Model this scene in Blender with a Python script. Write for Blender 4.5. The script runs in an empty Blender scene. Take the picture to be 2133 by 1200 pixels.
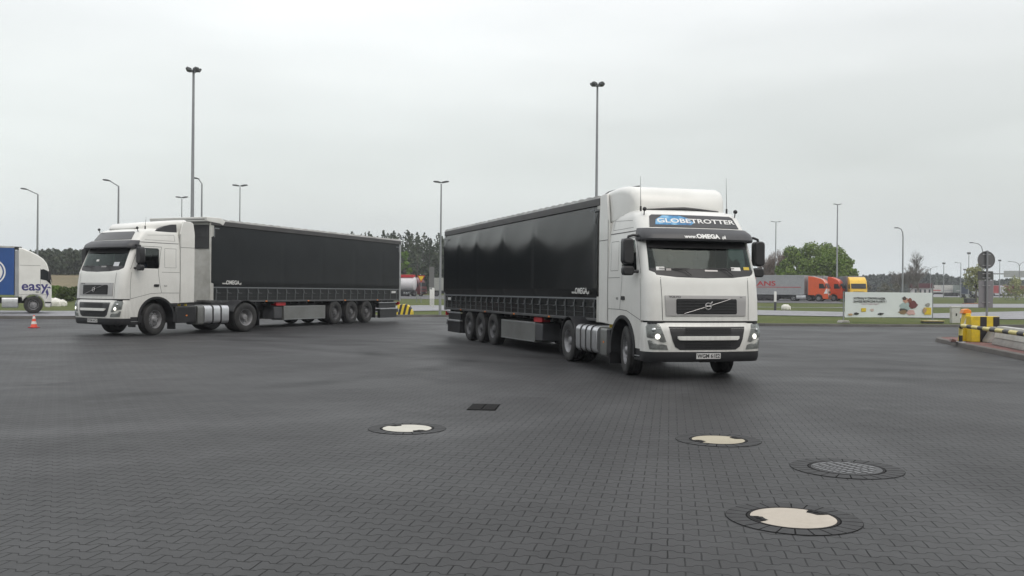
import bpy, bmesh, math, random
from mathutils import Vector, Matrix
R = math.radians
C = bpy.context.scene.collection
scene = bpy.context.scene
# ------------------------------------------------------------------ camera
F, H, HOR, ROLL = 1923.0, 1.607, 607.25, 0.0093
cam_d = bpy.data.cameras.new('camera'); cam = bpy.data.objects.new('camera', cam_d); C.objects.link(cam)
cam_d.sensor_width = 36; cam_d.lens = 36 * F / 2133; cam_d.shift_y = (HOR - 600) / 2133
cam_d.clip_end = 3000
cam.matrix_world = Matrix.Translation((0, 0, H)) @ Matrix.Rotation(R(90), 4, 'X') @ Matrix.Rotation(ROLL, 4, 'Z')
scene.camera = cam
# ------------------------------------------------------------------ world, sun, exposure
SUN_EL, SUN_AZ = R(50), R(142)      # azimuth: direction towards the sun, clockwise from +Y
w = bpy.data.worlds.new('World'); scene.world = w; w.use_nodes = True
nt = w.node_tree; N = nt.nodes; Lk = nt.links; N.clear()
wo = N.new('ShaderNodeOutputWorld'); bg = N.new('ShaderNodeBackground'); Lk.new(bg.outputs[0], wo.inputs[0])
sky = N.new('ShaderNodeTexSky'); sky.sky_type = 'NISHITA'; sky.sun_disc = False
sky.sun_elevation = SUN_EL; sky.sun_rotation = SUN_AZ; sky.air_density = 2; sky.dust_density = 4
tc = N.new('ShaderNodeTexCoord'); sp = N.new('ShaderNodeSeparateXYZ'); Lk.new(tc.outputs['Generated'], sp.inputs[0])
# cloud deck brightness against elevation (overcast: bright towards the zenith)
rmp = N.new('ShaderNodeValToRGB'); Lk.new(sp.outputs[2], rmp.inputs[0])
el = rmp.color_ramp.elements
el[0].position = 0.0; el[0].color = (0.682, 0.737, 0.759, 1)
el[1].position = 1.0; el[1].color = (1.25, 1.25, 1.25, 1)
for p, c in ((0.06, (0.60, 0.645, 0.665)), (0.13, (0.655, 0.69, 0.70)), (0.22, (0.79, 0.805, 0.80)), (0.32, (0.93, 0.93, 0.925)), (0.5, (1.0, 1.0, 1.0))):
    e = el.new(p); e.color = (*c, 1)
# soft cloud masses, stretched along the horizon
mp = N.new('ShaderNodeMapping'); Lk.new(tc.outputs['Generated'], mp.inputs[0]); mp.inputs['Scale'].default_value = (1.0, 1.0, 4.2)
mp.inputs['Location'].default_value = (0.35, 0.1, 0.2); mp.inputs['Rotation'].default_value = (0.0, R(8), 0)
n1 = N.new('ShaderNodeTexNoise'); Lk.new(mp.outputs[0], n1.inputs[0]); n1.inputs['Scale'].default_value = 1.7; n1.inputs['Detail'].default_value = 4; n1.inputs['Roughness'].default_value = 0.45
r2 = N.new('ShaderNodeMapRange'); Lk.new(n1.outputs[0], r2.inputs[0])
r2.inputs[1].default_value = 0.3; r2.inputs[2].default_value = 0.7; r2.inputs[3].default_value = 0.85; r2.inputs[4].default_value = 1.15
mul = N.new('ShaderNodeVectorMath'); mul.operation = 'SCALE'; Lk.new(rmp.outputs[0], mul.inputs[0]); Lk.new(r2.outputs[0], mul.inputs['Scale'])
# the clear sky adds a trace of its own colour behind the deck
skm = N.new('ShaderNodeVectorMath'); skm.operation = 'SCALE'; Lk.new(sky.outputs[0], skm.inputs[0]); skm.inputs['Scale'].default_value = 0.03
add = N.new('ShaderNodeVectorMath'); add.operation = 'ADD'; Lk.new(mul.outputs[0], add.inputs[0]); Lk.new(skm.outputs[0], add.inputs[1])
Lk.new(add.outputs[0], bg.inputs[0]); bg.inputs[1].default_value = 1.03
sd = bpy.data.lights.new('sun', 'SUN'); sd.energy = 0.6; sd.angle = R(30); sd.color = (1, 0.97, 0.93)
sun = bpy.data.objects.new('sun', sd); C.objects.link(sun)
_d = Vector((math.sin(SUN_AZ) * math.cos(SUN_EL), math.cos(SUN_AZ) * math.cos(SUN_EL), math.sin(SUN_EL)))
sun.rotation_euler = _d.to_track_quat('Z', 'Y').to_euler()
vs = scene.view_settings; vs.view_transform = 'Standard'; vs.look = 'None'; vs.exposure = 0.0; vs.gamma = 1
scene.cycles.max_bounces = 6; scene.cycles.transparent_max_bounces = 12; scene.cycles.caustics_reflective = False; scene.cycles.caustics_refractive = False

# ------------------------------------------------------------------ terrain and pixel helpers (placing things on the real ground)
def sm(a, b, t):
    t = max(0, min(1, (t - a) / (b - a))); return t * t * (3 - 2 * t)
def G(X, Y):
    z = 0.006 * (min(max(Y, 52), 400) - 52)
    q = X / max(Y, 1)
    hill = sm(-0.28, -0.40, q) if q < -0.28 else 0
    z += hill * 0.030 * max(0, min(Y, 230) - 95)
    return z
def ab(u, v):
    u -= 1066.5; v -= HOR
    b = (v - ROLL * u) / (1 + ROLL * ROLL); return u + ROLL * b, b
def gp(u, v):
    a, b = ab(u, v)
    b = max(b, 1.0) if b > 0 else b
    z = 0.0; D = F * H / max(b, 2)
    for _ in range(60):
        z = G(a * D / F, D)
        nd = F * (H - z) / b if abs(b) > 1e-6 else D
        if nd < 0: nd = D * 1.1
        D = D * 0.5 + nd * 0.5
    return Vector((a * D / F, D, G(a * D / F, D)))
def gd(u, D, v=607.0):                       # ground point at depth D under image column u
    a, b = ab(u, v); X = a * D / F
    return Vector((X, D, G(X, D)))
def zat(u, v, D):
    a, b = ab(u, v); return H - b * D / F
def pxat(u, v, D):
    a, b = ab(u, v); return Vector((a * D / F, D, H - b * D / F))

# ------------------------------------------------------------------ materials
def mat(name, col, rough=0.5, metal=0.0, noise=0.0, nscale=4.0, bump=0.0, bscale=40.0, coat=0.0, emit=None, estr=0.0, spec=0.5, dirt=None, dscale=1.5, damt=0.3):
    m = bpy.data.materials.new(name); m.use_nodes = True; t = m.node_tree; b = t.nodes['Principled BSDF']
    b.inputs['Base Color'].default_value = (*col, 1); b.inputs['Roughness'].default_value = rough; b.inputs['Metallic'].default_value = metal
    b.inputs['Coat Weight'].default_value = coat; b.inputs['Specular IOR Level'].default_value = spec
    tcn = t.nodes.new('ShaderNodeTexCoord')
    src = None
    if noise:
        n = t.nodes.new('ShaderNodeTexNoise'); n.inputs['Scale'].default_value = nscale; n.inputs['Detail'].default_value = 5
        t.links.new(tcn.outputs['Object'], n.inputs[0])
        mr = t.nodes.new('ShaderNodeMapRange'); t.links.new(n.outputs[0], mr.inputs[0])
        mr.inputs[1].default_value = 0.3; mr.inputs[2].default_value = 0.7; mr.inputs[3].default_value = 1 - noise; mr.inputs[4].default_value = 1 + noise
        s = t.nodes.new('ShaderNodeVectorMath'); s.operation = 'SCALE'; s.inputs[0].default_value = col
        t.links.new(mr.outputs[0], s.inputs['Scale']); src = s.outputs[0]
    if dirt:
        n = t.nodes.new('ShaderNodeTexNoise'); n.inputs['Scale'].default_value = dscale; n.inputs['Detail'].default_value = 8; n.inputs['Roughness'].default_value = .65
        t.links.new(tcn.outputs['Object'], n.inputs[0])
        mr = t.nodes.new('ShaderNodeMapRange'); t.links.new(n.outputs[0], mr.inputs[0])
        mr.inputs[1].default_value = 0.42; mr.inputs[2].default_value = 0.75; mr.inputs[3].default_value = 0; mr.inputs[4].default_value = damt
        mx = t.nodes.new('ShaderNodeMix'); mx.data_type = 'RGBA'
        t.links.new(mr.outputs[0], mx.inputs[0])
        if src: t.links.new(src, mx.inputs[6])
        else: mx.inputs[6].default_value = (*col, 1)
        mx.inputs[7].default_value = (*dirt, 1); src = mx.outputs[2]
    if src: t.links.new(src, b.inputs['Base Color'])
    if bump:
        n = t.nodes.new('ShaderNodeTexNoise'); n.inputs['Scale'].default_value = bscale; n.inputs['Detail'].default_value = 4
        t.links.new(tcn.outputs['Object'], n.inputs[0])
        bp = t.nodes.new('ShaderNodeBump'); bp.inputs['Strength'].default_value = bump; bp.inputs['Distance'].default_value = 0.02
        t.links.new(n.outputs[0], bp.inputs['Height']); t.links.new(bp.outputs[0], b.inputs['Normal'])
    if emit:
        b.inputs['Emission Color'].default_value = (*emit, 1); b.inputs['Emission Strength'].default_value = estr
    return m
def glassmat(name, tint=(0.3, 0.36, 0.34), refl=0.10, rcol=(0.9, 0.97, 0.95)):
    m = bpy.data.materials.new(name); m.use_nodes = True; t = m.node_tree; t.nodes.clear()
    o = t.nodes.new('ShaderNodeOutputMaterial'); mx = t.nodes.new('ShaderNodeMixShader'); tr = t.nodes.new('ShaderNodeBsdfTransparent')
    gl = t.nodes.new('ShaderNodeBsdfGlossy'); fr = t.nodes.new('ShaderNodeFresnel'); fr.inputs[0].default_value = 1.5
    ad = t.nodes.new('ShaderNodeMath'); ad.operation = 'ADD'; ad.inputs[1].default_value = refl; t.links.new(fr.outputs[0], ad.inputs[0])
    tr.inputs[0].default_value = (*tint, 1); gl.inputs[0].default_value = (*rcol, 1); gl.inputs['Roughness'].default_value = 0.03
    ge = t.nodes.new('ShaderNodeNewGeometry'); iv = t.nodes.new('ShaderNodeMath'); iv.operation = 'SUBTRACT'; iv.inputs[0].default_value = 1; t.links.new(ge.outputs['Backfacing'], iv.inputs[1])
    mu = t.nodes.new('ShaderNodeMath'); mu.operation = 'MULTIPLY'; t.links.new(ad.outputs[0], mu.inputs[0]); t.links.new(iv.outputs[0], mu.inputs[1])
    t.links.new(mu.outputs[0], mx.inputs[0]); t.links.new(tr.outputs[0], mx.inputs[1]); t.links.new(gl.outputs[0], mx.inputs[2]); t.links.new(mx.outputs[0], o.inputs[0])
    return m
M = {}
M['white'] = mat('white_paint', (0.74, 0.74, 0.71), 0.35, noise=0.03, nscale=2, coat=0.35, dirt=(0.42, 0.40, 0.36), dscale=1.1, damt=0.22, bump=0.02, bscale=3)
def grime(m, z0, z1, amt, c=(.20, .185, .165)):
    t = m.node_tree; b = t.nodes['Principled BSDF']; old = b.inputs['Base Color'].links[0].from_socket
    tc_ = t.nodes.new('ShaderNodeTexCoord'); sp_ = t.nodes.new('ShaderNodeSeparateXYZ'); t.links.new(tc_.outputs['Object'], sp_.inputs[0])
    a = t.nodes.new('ShaderNodeMapRange'); t.links.new(sp_.outputs[2], a.inputs[0])
    for i, q in enumerate((z0, z1, amt, 0.0)): a.inputs[i + 1].default_value = q
    mp_ = t.nodes.new('ShaderNodeMapping'); mp_.inputs['Scale'].default_value = (7, 7, 1.2); t.links.new(tc_.outputs['Object'], mp_.inputs[0])
    n = t.nodes.new('ShaderNodeTexNoise'); n.inputs['Scale'].default_value = 1.4; n.inputs['Detail'].default_value = 6; n.inputs['Roughness'].default_value = .7; t.links.new(mp_.outputs[0], n.inputs[0])
    r = t.nodes.new('ShaderNodeMapRange'); t.links.new(n.outputs[0], r.inputs[0])
    for i, q in enumerate((.35, .65, .25, 1.0)): r.inputs[i + 1].default_value = q
    mu = t.nodes.new('ShaderNodeMath'); mu.operation = 'MULTIPLY'; t.links.new(a.outputs[0], mu.inputs[0]); t.links.new(r.outputs[0], mu.inputs[1])
    mx = t.nodes.new('ShaderNodeMix'); mx.data_type = 'RGBA'; t.links.new(mu.outputs[0], mx.inputs[0]); t.links.new(old, mx.inputs[6]); mx.inputs[7].default_value = (*c, 1)
    t.links.new(mx.outputs[2], b.inputs['Base Color'])
grime(M['white'], .5, 1.9, .38)
M['seam'] = mat('panel_gap', (0.10, 0.10, 0.10), 0.8)
M['lining'] = mat('cab_lining', (0.035, 0.036, 0.038), 0.8)
M['black'] = mat('black_plastic', (0.018, 0.018, 0.020), 0.45, noise=0.2, nscale=3)
M['dkgrey'] = mat('dark_grey_plastic', (0.045, 0.046, 0.050), 0.42, noise=0.12, nscale=3)
M['mesh'] = mat('grille_mesh', (0.010, 0.010, 0.012), 0.5)
M['silver'] = mat('silver_trim', (0.42, 0.41, 0.41), 0.35, metal=0.6)
M['chrome'] = mat('chrome', (0.7, 0.7, 0.7), 0.15, metal=1.0)
M['alu'] = mat('brushed_tank_metal', (0.62, 0.63, 0.65), 0.30, metal=0.75, noise=0.08, nscale=5, dirt=(0.2, 0.19, 0.18), damt=0.4)
M['galv'] = mat('galvanised_steel', (0.36, 0.37, 0.38), 0.45, metal=0.5, noise=0.10, nscale=2)
M['pole'] = mat('pole_steel', (0.24, 0.25, 0.26), 0.5, metal=0.3, noise=0.10, nscale=1)
M['tyre'] = mat('tyre_rubber', (0.017, 0.017, 0.018), 0.75, noise=0.3, nscale=6, dirt=(0.06, 0.056, 0.05), dscale=3, damt=0.45)
M['rim'] = mat('wheel_rim', (0.30, 0.30, 0.31), 0.45, metal=0.35, dirt=(0.06, 0.055, 0.05), dscale=5, damt=0.7)
M['rimdk'] = mat('dirty_wheel_rim', (0.13, 0.13, 0.135), 0.5, metal=0.3, dirt=(0.04, 0.038, 0.035), dscale=5, damt=0.8)
M['frame'] = mat('chassis_paint', (0.022, 0.022, 0.024), 0.6, dirt=(0.07, 0.062, 0.055), damt=0.35)
M['curtain'] = mat('black_vinyl', (0.0045, 0.0065, 0.0075), 0.20, noise=0.2, nscale=0.8, bump=0.03, bscale=1.3, dirt=(0.012, 0.013, 0.014), dscale=.7, damt=0.35, spec=0.30)
M['curtain2'] = mat('lit_black_vinyl', (0.009, 0.011, 0.013), 0.42, noise=0.15, nscale=0.8, bump=0.06, bscale=1.3, dirt=(0.017, 0.019, 0.020), dscale=.6, damt=0.4, spec=0.22)  # same black vinyl, base lightened for the angle light meets the left trailer
M['roofrail'] = mat('roof_rail_paint', (0.050, 0.048, 0.050), 0.5, dirt=(0.10, 0.10, 0.09), damt=0.4)
M['tarp'] = mat('roof_tarp', (0.46, 0.46, 0.45), 0.6, noise=0.2, nscale=2, dirt=(0.15, 0.15, 0.14), damt=0.6)
grime(M['curtain'], 1.0, 2.4, .5, (.035, .034, .032)); grime(M['curtain2'], 1.0, 2.6, .5, (.035, .034, .032))
M['tape'] = mat('curtain_piping', (0.155, 0.165, 0.175), 0.5)
M['strap'] = mat('grey_webbing', (0.090, 0.097, 0.10), 0.6)
M['wall'] = mat('front_wall_paint', (0.50, 0.50, 0.475), 0.5, noise=0.05, dirt=(0.25, 0.23, 0.2), dscale=1.6, damt=0.6)
M['box'] = mat('pallet_box_steel', (0.20, 0.205, 0.20), 0.4, metal=0.4, dirt=(0.10, 0.095, 0.085), damt=0.5)
M['red'] = mat('red_paint', (0.42, 0.012, 0.02), 0.4)
M['white_text'] = mat('white_lettering', (0.75, 0.75, 0.73), 0.5)
M['black_text'] = mat('black_lettering', (0.03, 0.03, 0.03), 0.5)
M['navy_text'] = mat('navy_lettering', (0.035, 0.03, 0.16), 0.5)
M['lens'] = glassmat('lamp_lens', (0.85, 0.86, 0.86), 0.0)
M['lampback'] = mat('lamp_reflector', (0.27, 0.27, 0.26), 0.4, metal=0.0, noise=0.2, nscale=16)
M['lamplit'] = mat('headlamp_beam', (1, 1, 1), 0.4, emit=(1.0, 0.95, 0.85), estr=2.2)
M['glass'] = glassmat('windscreen_glass', (0.50, 0.56, 0.54), 0.0, (.62, .70, .68))
M['sglass'] = glassmat('side_glass', (0.45, 0.5, 0.48), 0.03)
M['orange_l'] = mat('orange_lens', (0.75, 0.22, 0.02), 0.3)
M['yellow'] = mat('yellow_paint', (0.66, 0.48, 0.02), 0.45, noise=0.08, nscale=6, dirt=(0.25, 0.2, 0.1), dscale=5, damt=0.4)
M['stripeblack'] = mat('black_paint', (0.02, 0.018, 0.02), 0.5)
M['concrete'] = mat('concrete', (0.33, 0.32, 0.30), 0.85, noise=0.12, nscale=5, bump=0.15, bscale=40, dirt=(0.18, 0.17, 0.16), damt=0.5)
M['seat'] = mat('seat_fabric', (0.06, 0.06, 0.065), 0.9)

# ------------------------------------------------------------------ mesh helpers
class MB:
    def __init__(s): s.bm = bmesh.new()
    def quad(s, pts, mi=0):
        f = s.bm.faces.new([s.bm.verts.new(p) for p in pts]); f.material_index = mi; return f
    def box(s, x0, x1, y0, y1, z0, z1, mi=0):
        v = [s.bm.verts.new((x, y, z)) for x in (x0, x1) for y in (y0, y1) for z in (z0, z1)]
        for q in ((0, 1, 3, 2), (4, 6, 7, 5), (0, 4, 5, 1), (2, 3, 7, 6), (0, 2, 6, 4), (1, 5, 7, 3)):
            f = s.bm.faces.new([v[i] for i in q]); f.material_index = mi
        return s
    def prism(s, poly, axis, a, b, mi=0):       # polygon extruded along an axis
        def P(p, t):
            return {'x': (t, p[0], p[1]), 'y': (p[0], t, p[1]), 'z': (p[0], p[1], t)}[axis]
        A = [s.bm.verts.new(P(p, a)) for p in poly]; B = [s.bm.verts.new(P(p, b)) for p in poly]
        n = len(poly)
        fs = [s.bm.faces.new(A[::-1]), s.bm.faces.new(B)]
        for i in range(n): fs.append(s.bm.faces.new([A[i], A[(i + 1) % n], B[(i + 1) % n], B[i]]))
        for f in fs: f.material_index = mi
        return s
    def tube(s, pts, r, n=8, mi=0, caps=True):
        pts = [Vector(p) for p in pts]; rs = r if isinstance(r, (list, tuple)) else [r] * len(pts)
        rings = []; ref = None
        for i, p in enumerate(pts):
            d = (pts[min(i + 1, len(pts) - 1)] - pts[max(i - 1, 0)]).normalized()
            if ref is None:
                ref = Vector((0, 0, 1)) if abs(d.z) < 0.9 else Vector((1, 0, 0))
            x = d.cross(ref)
            if x.length < 1e-5: x = d.cross(Vector((0, 1, 0)))
            x.normalize(); y = d.cross(x).normalized(); ref = -y if y.dot(ref) < 0 else y
            x = d.cross(ref).normalized(); y = ref
            rings.append([s.bm.verts.new(p + (x * math.cos(k * 2 * math.pi / n) + y * math.sin(k * 2 * math.pi / n)) * rs[i]) for k in range(n)])
        for A, B in zip(rings, rings[1:]):
            for k in range(n):
                f = s.bm.faces.new([A[k], A[(k + 1) % n], B[(k + 1) % n], B[k]]); f.material_index = mi
        if caps:
            for q in (rings[0][::-1], rings[-1]):
                f = s.bm.faces.new(q); f.material_index = mi
        return s
    def lathe(s, prof, axis='y', n=32, c=(0, 0, 0), mi=0, a0=0, a1=2 * math.pi):    # prof: (radius, along)
        full = abs(a1 - a0 - 2 * math.pi) < 1e-6
        m = n if full else n + 1; rings = []
        for r, t in prof:
            ring = []
            for k in range(m):
                a = a0 + (a1 - a0) * k / n; u, v = r * math.cos(a), r * math.sin(a)
                p = {'y': (u, t, v), 'z': (u, v, t), 'x': (t, u, v)}[axis]
                ring.append(s.bm.verts.new((p[0] + c[0], p[1] + c[1], p[2] + c[2])))
            rings.append(ring)
        for A, B in zip(rings, rings[1:]):
            for k in range(m if full else m - 1):
                f = s.bm.faces.new([A[k], A[(k + 1) % m], B[(k + 1) % m], B[k]]); f.material_index = mi
        return s
    def ico(s, c, r, sub=1, sc=(1, 1, 1), mi=0, jit=0.0, rnd=None):
        ret = bmesh.ops.create_icosphere(s.bm, subdivisions=sub, radius=1)
        for v in ret['verts']:
            k = 1 + (rnd.uniform(-jit, jit) if jit else 0)
            v.co = Vector((v.co.x * r * sc[0] * k + c[0], v.co.y * r * sc[1] * k + c[1], v.co.z * r * sc[2] * k + c[2]))
        for f in {f for v in ret['verts'] for f in v.link_faces}: f.material_index = mi
        return s
    def build(s, name, mats, parent=None, smooth=35, bevel=0.0, segs=2, label=None, weld=True, loc=None):
        bm = s.bm
        if weld: bmesh.ops.remove_doubles(bm, verts=bm.verts, dist=1e-5)
        if weld: bmesh.ops.recalc_face_normals(bm, faces=bm.faces)
        me = bpy.data.meshes.new(name); bm.to_mesh(me); bm.free()
        for m in (mats if isinstance(mats, (list, tuple)) else [mats]): me.materials.append(m)
        if smooth:
            me.polygons.foreach_set('use_smooth', [True] * len(me.polygons)); me.set_sharp_from_angle(angle=R(smooth))
        o = bpy.data.objects.new(name, me); C.objects.link(o); o.parent = parent
        if loc is not None: o.location = loc
        if bevel:
            md = o.modifiers.new('b', 'BEVEL'); md.width = bevel; md.segments = segs; md.limit_method = 'ANGLE'; md.angle_limit = R(40); md.harden_normals = False
        if label: o['label'] = label
        return o
def tag(o, label=None, cat=None, group=None, kind=None):
    if label: o['label'] = label
    if cat: o['category'] = cat
    if group: o['group'] = group
    if kind: o['kind'] = kind
    return o
def thing(name, label, cat, loc=(0, 0, 0), rz=0.0, group=None, scale=1.0):
    o = bpy.data.objects.new(name, None); C.objects.link(o); o.location = loc; o.rotation_euler = (0, 0, rz); o.scale = (scale,) * 3
    o.empty_display_size = 0.3
    return tag(o, label, cat, group)
def put(o, parent, loc=None, rot=None):
    c = o.copy(); C.objects.link(c); c.parent = parent
    if loc is not None: c.location = loc
    if rot is not None: c.rotation_euler = rot
    return c
def copy_tree(o, parent=None):
    c = o.copy(); C.objects.link(c); c.parent = parent
    for ch in list(o.children): copy_tree(ch, c)
    return c
_fonts = {}
def text_mesh(txt, size, sx=1.0, extr=0.0, bold=0.0):      # flat mesh of letters, centred on x, baseline 0
    cu = bpy.data.curves.new('t', 'FONT'); cu.body = txt; cu.size = size; cu.align_x = 'CENTER'; cu.resolution_u = 3; cu.offset = bold; cu.extrude = extr
    ob = bpy.data.objects.new('t', cu); C.objects.link(ob)
    dg = bpy.context.evaluated_depsgraph_get(); me = bpy.data.meshes.new_from_object(ob.evaluated_get(dg))
    bpy.data.objects.remove(ob); bpy.data.curves.remove(cu)
    for v in me.vertices: v.co.x *= sx
    return me
def lettering(txt, size, fn, m, parent, sx=1.0, bold=0.0, name='lettering'):
    me = text_mesh(txt, size, sx, 0.0, bold); bm = bmesh.new(); bm.from_mesh(me)
    for v in bm.verts: v.co = Vector(fn(v.co.x, v.co.y))
    bm.to_mesh(me); bm.free(); me.name = name
    me.materials.clear(); me.materials.append(m)
    o = bpy.data.objects.new(name, me); C.objects.link(o); o.parent = parent
    return o

# ------------------------------------------------------------------ rounded-front body surface
class Surf:
    """knots: (z, front x, half width, corner radius). s = signed arc length from the centre of the front; +s is the vehicle's left."""
    def __init__(q, knots, bow=0.06): q.k = knots; q.bow = bow
    def at(q, z):
        k = q.k
        if z <= k[0][0]: return k[0][1:]
        for A, B in zip(k, k[1:]):
            if z <= B[0]:
                t = (z - A[0]) / (B[0] - A[0]); return tuple(A[i] + (B[i] - A[i]) * t for i in (1, 2, 3))
        return k[-1][1:]
    def pt(q, s, z):
        Fx, W, r = q.at(z); sg = 1 if s >= 0 else -1; t = abs(s); fl = W - r; arc = r * math.pi / 2
        b = q.bow
        if t <= fl: x = Fx - b * (t / fl) ** 2; y = t
        elif t <= fl + arc:
            a = (t - fl) / r; x = Fx - b - r * (1 - math.cos(a)); y = fl + r * math.sin(a)
        else: x = Fx - b - r - (t - fl - arc); y = W
        return Vector((x, sg * y, z))
    def s_x(q, x, z):                       # arc length at which the side reaches x
        Fx, W, r = q.at(z); return W - r + r * math.pi / 2 + (Fx - q.bow - r - x)
    def nrm(q, s, z):
        e = 0.01; a = q.pt(s + e, z) - q.pt(s - e, z); b = q.pt(s, z + e) - q.pt(s, z - e)
        n = a.cross(b); n.normalize()
        return n
    def off(q, s, z, d): return q.pt(s, z) + q.nrm(s, z) * d
    def panel(q, mb, poly, lo, hi, mi=0, dz=0.07, ds=0.08):     # solid patch that follows the surface, poly in (s, z)
        zs = sorted({round(p[1], 4) for p in poly}); rows = []
        for a, b in zip(zs, zs[1:]):
            n = max(1, int((b - a) / dz + .5)); rows += [a + (b - a) * i / n for i in range(n)]
        rows.append(zs[-1]); E = []
        for z in rows:
            xs = []
            for i in range(len(poly)):
                (s0, z0), (s1, z1) = poly[i], poly[(i + 1) % len(poly)]
                if abs(z1 - z0) < 1e-9:
                    if abs(z - z0) < 1e-6: xs += [s0, s1]
                elif min(z0, z1) - 1e-9 <= z <= max(z0, z1) + 1e-9: xs.append(s0 + (s1 - s0) * (z - z0) / (z1 - z0))
            E.append((min(xs), max(xs)))
        m = max(2, int(max(b - a for a, b in E) / ds)); bm = mb.bm
        def grid(d): return [[bm.verts.new(q.off(a + (b - a) * j / m, z, d)) for j in range(m + 1)] for z, (a, b) in zip(rows, E)]
        O, I = grid(hi), grid(lo); fs = []
        for i in range(len(rows) - 1):
            for j in range(m):
                fs.append([O[i][j], O[i][j + 1], O[i + 1][j + 1], O[i + 1][j]]); fs.append([I[i + 1][j], I[i + 1][j + 1], I[i][j + 1], I[i][j]])
            fs.append([O[i][0], O[i + 1][0], I[i + 1][0], I[i][0]]); fs.append([O[i + 1][m], O[i][m], I[i][m], I[i + 1][m]])
        for j in range(m):
            fs.append([O[0][j + 1], O[0][j], I[0][j], I[0][j + 1]]); fs.append([O[-1][j], O[-1][j + 1], I[-1][j + 1], I[-1][j]])
        for f in fs:
            try: bm.faces.new(f).material_index = mi
            except ValueError: pass
        return mb
    def line(q, mb, pts, w=0.012, d=0.004, mi=0):               # raised thin strip along a polyline on the surface
        for (s0, z0), (s1, z1) in zip(pts, pts[1:]):
            L = math.hypot(s1 - s0, z1 - z0); n = max(1, int(L / 0.08)); px, pz = -(z1 - z0) / L * w / 2, (s1 - s0) / L * w / 2
            for i in range(n):
                a, b = i / n, (i + 1) / n
                A = (s0 + (s1 - s0) * a, z0 + (z1 - z0) * a); B = (s0 + (s1 - s0) * b, z0 + (z1 - z0) * b)
                mb.quad([q.off(A[0] - px, A[1] - pz, d), q.off(B[0] - px, B[1] - pz, d), q.off(B[0] + px, B[1] + pz, d), q.off(A[0] + px, A[1] + pz, d)], mi)
def rr(x0, x1, z0, z1, r):                   # rounded rectangle polygon
    out = []
    for cx, cz, a in ((x1 - r, z1 - r, 0), (x0 + r, z1 - r, 90), (x0 + r, z0 + r, 180), (x1 - r, z0 + r, 270)):
        for k in range(4): t = R(a + k * 30); out.append((cx + r * math.cos(t), cz + r * math.sin(t)))
    return out
mir = lambda P: [(-s, z) for s, z in P]

# ------------------------------------------------------------------ wheels
TYRE_R = 0.515
def wheel_proto(kind, width=0.30):
    h = MB()
    if kind == 'front': h.lathe([(0.0, .005), (0.07, .0), (.085, -.03), (.10, -.05), (.14, -.06), (.14, -.12)], n=20)
    elif kind == 'drive': h.lathe([(0.0, -.03), (0.09, -.035), (.10, -.06), (.13, -.15), (.15, -.18), (.16, -.2)], n=20)
    else: h.lathe([(0.0, .01), (0.09, .0), (.10, -.03), (.13, -.04), (.13, -.12)], n=20)
    zb = -.07 if kind != 'drive' else -.19
    for k in range(10):
        a = k * math.pi / 5; h.lathe([(0, zb + .035), (.014, zb + .033), (.016, zb)], n=6, c=(.165 * math.cos(a), 0, .165 * math.sin(a)))
    r = MB()
    if kind == 'front' or kind == 'trailer':
        r.lathe([(.13, -.08), (.19, -.075), (.215, -.09), (.235, -.14), (.255, -.10), (.275, -.03), (.285, -.005), (.292, -.005), (.292, -.28), (.27, -.29)], n=36)
    else:
        r.lathe([(.15, -.20), (.20, -.195), (.225, -.18), (.245, -.11), (.262, -.04), (.28, -.01), (.292, -.005), (.292, -.28), (.27, -.29)], n=36)
    for k in range(10):                       # hand holes
        a = (k + .5) * math.pi / 5; rad = .2 if kind != 'drive' else .215; zz = -.0755 if kind != 'drive' else -.186
        r.lathe([(0, zz + .004), (.022, zz + .004)], n=8, c=(rad * math.cos(a), 0, rad * math.sin(a)), mi=1)
    t = MB()
    t.lathe([(.288, -.02), (.30, .0), (.36, .015), (.43, .018), (.475, .004), (.50, -.012), (.507, -.03), (.507, -.06), (.495, -.063), (.495, -.072), (.512, -.075),
             (.515, -.11), (.502, -.113), (.502, -.122), (.515, -.125), (.515, -.175), (.502, -.178), (.502, -.187), (.515, -.19), (.512, -.225), (.495, -.228), (.495, -.237),
             (.507, -.24), (.507, -.27), (.50, -.288), (.475, -.304), (.43, -.318), (.36, -.315), (.30, -.30), (.288, -.28)], n=44)
    return h, r, t
_wp = {}
def wheel(kind, parent, x, y, z=TYRE_R, steer=0.0, rim=None, dual=False):
    """outer face of the wheel at y; the wheel body runs inwards"""
    key = (kind, rim)
    if key not in _wp:
        h, r, t = wheel_proto(kind); rm = M[rim or 'rim']
        a = h.build('wheel', rm, parent); b = r.build('rim', [rm, M['mesh']], a); c = t.build('tyre', M['tyre'], a)
        _wp[key] = (a.data, b.data, c.data)
        for o in (b, c, a): bpy.data.objects.remove(o)
    da, db, dc = _wp[key]
    wv = bpy.data.objects.new('wheel', da); C.objects.link(wv); wv.parent = parent
    wv.location = (x, y, z); sg = 1 if y > 0 else -1
    wv.rotation_euler = (0, random.uniform(0, 6.28), (0 if sg > 0 else math.pi) + steer)
    for nm, d in (('rim', db), ('tyre', dc)):
        o = bpy.data.objects.new(nm, d); C.objects.link(o); o.parent = wv
    if dual:
        o = bpy.data.objects.new('tyre', dc); C.objects.link(o); o.parent = wv; o.location = (0, -.335, 0)
    return wv

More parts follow.
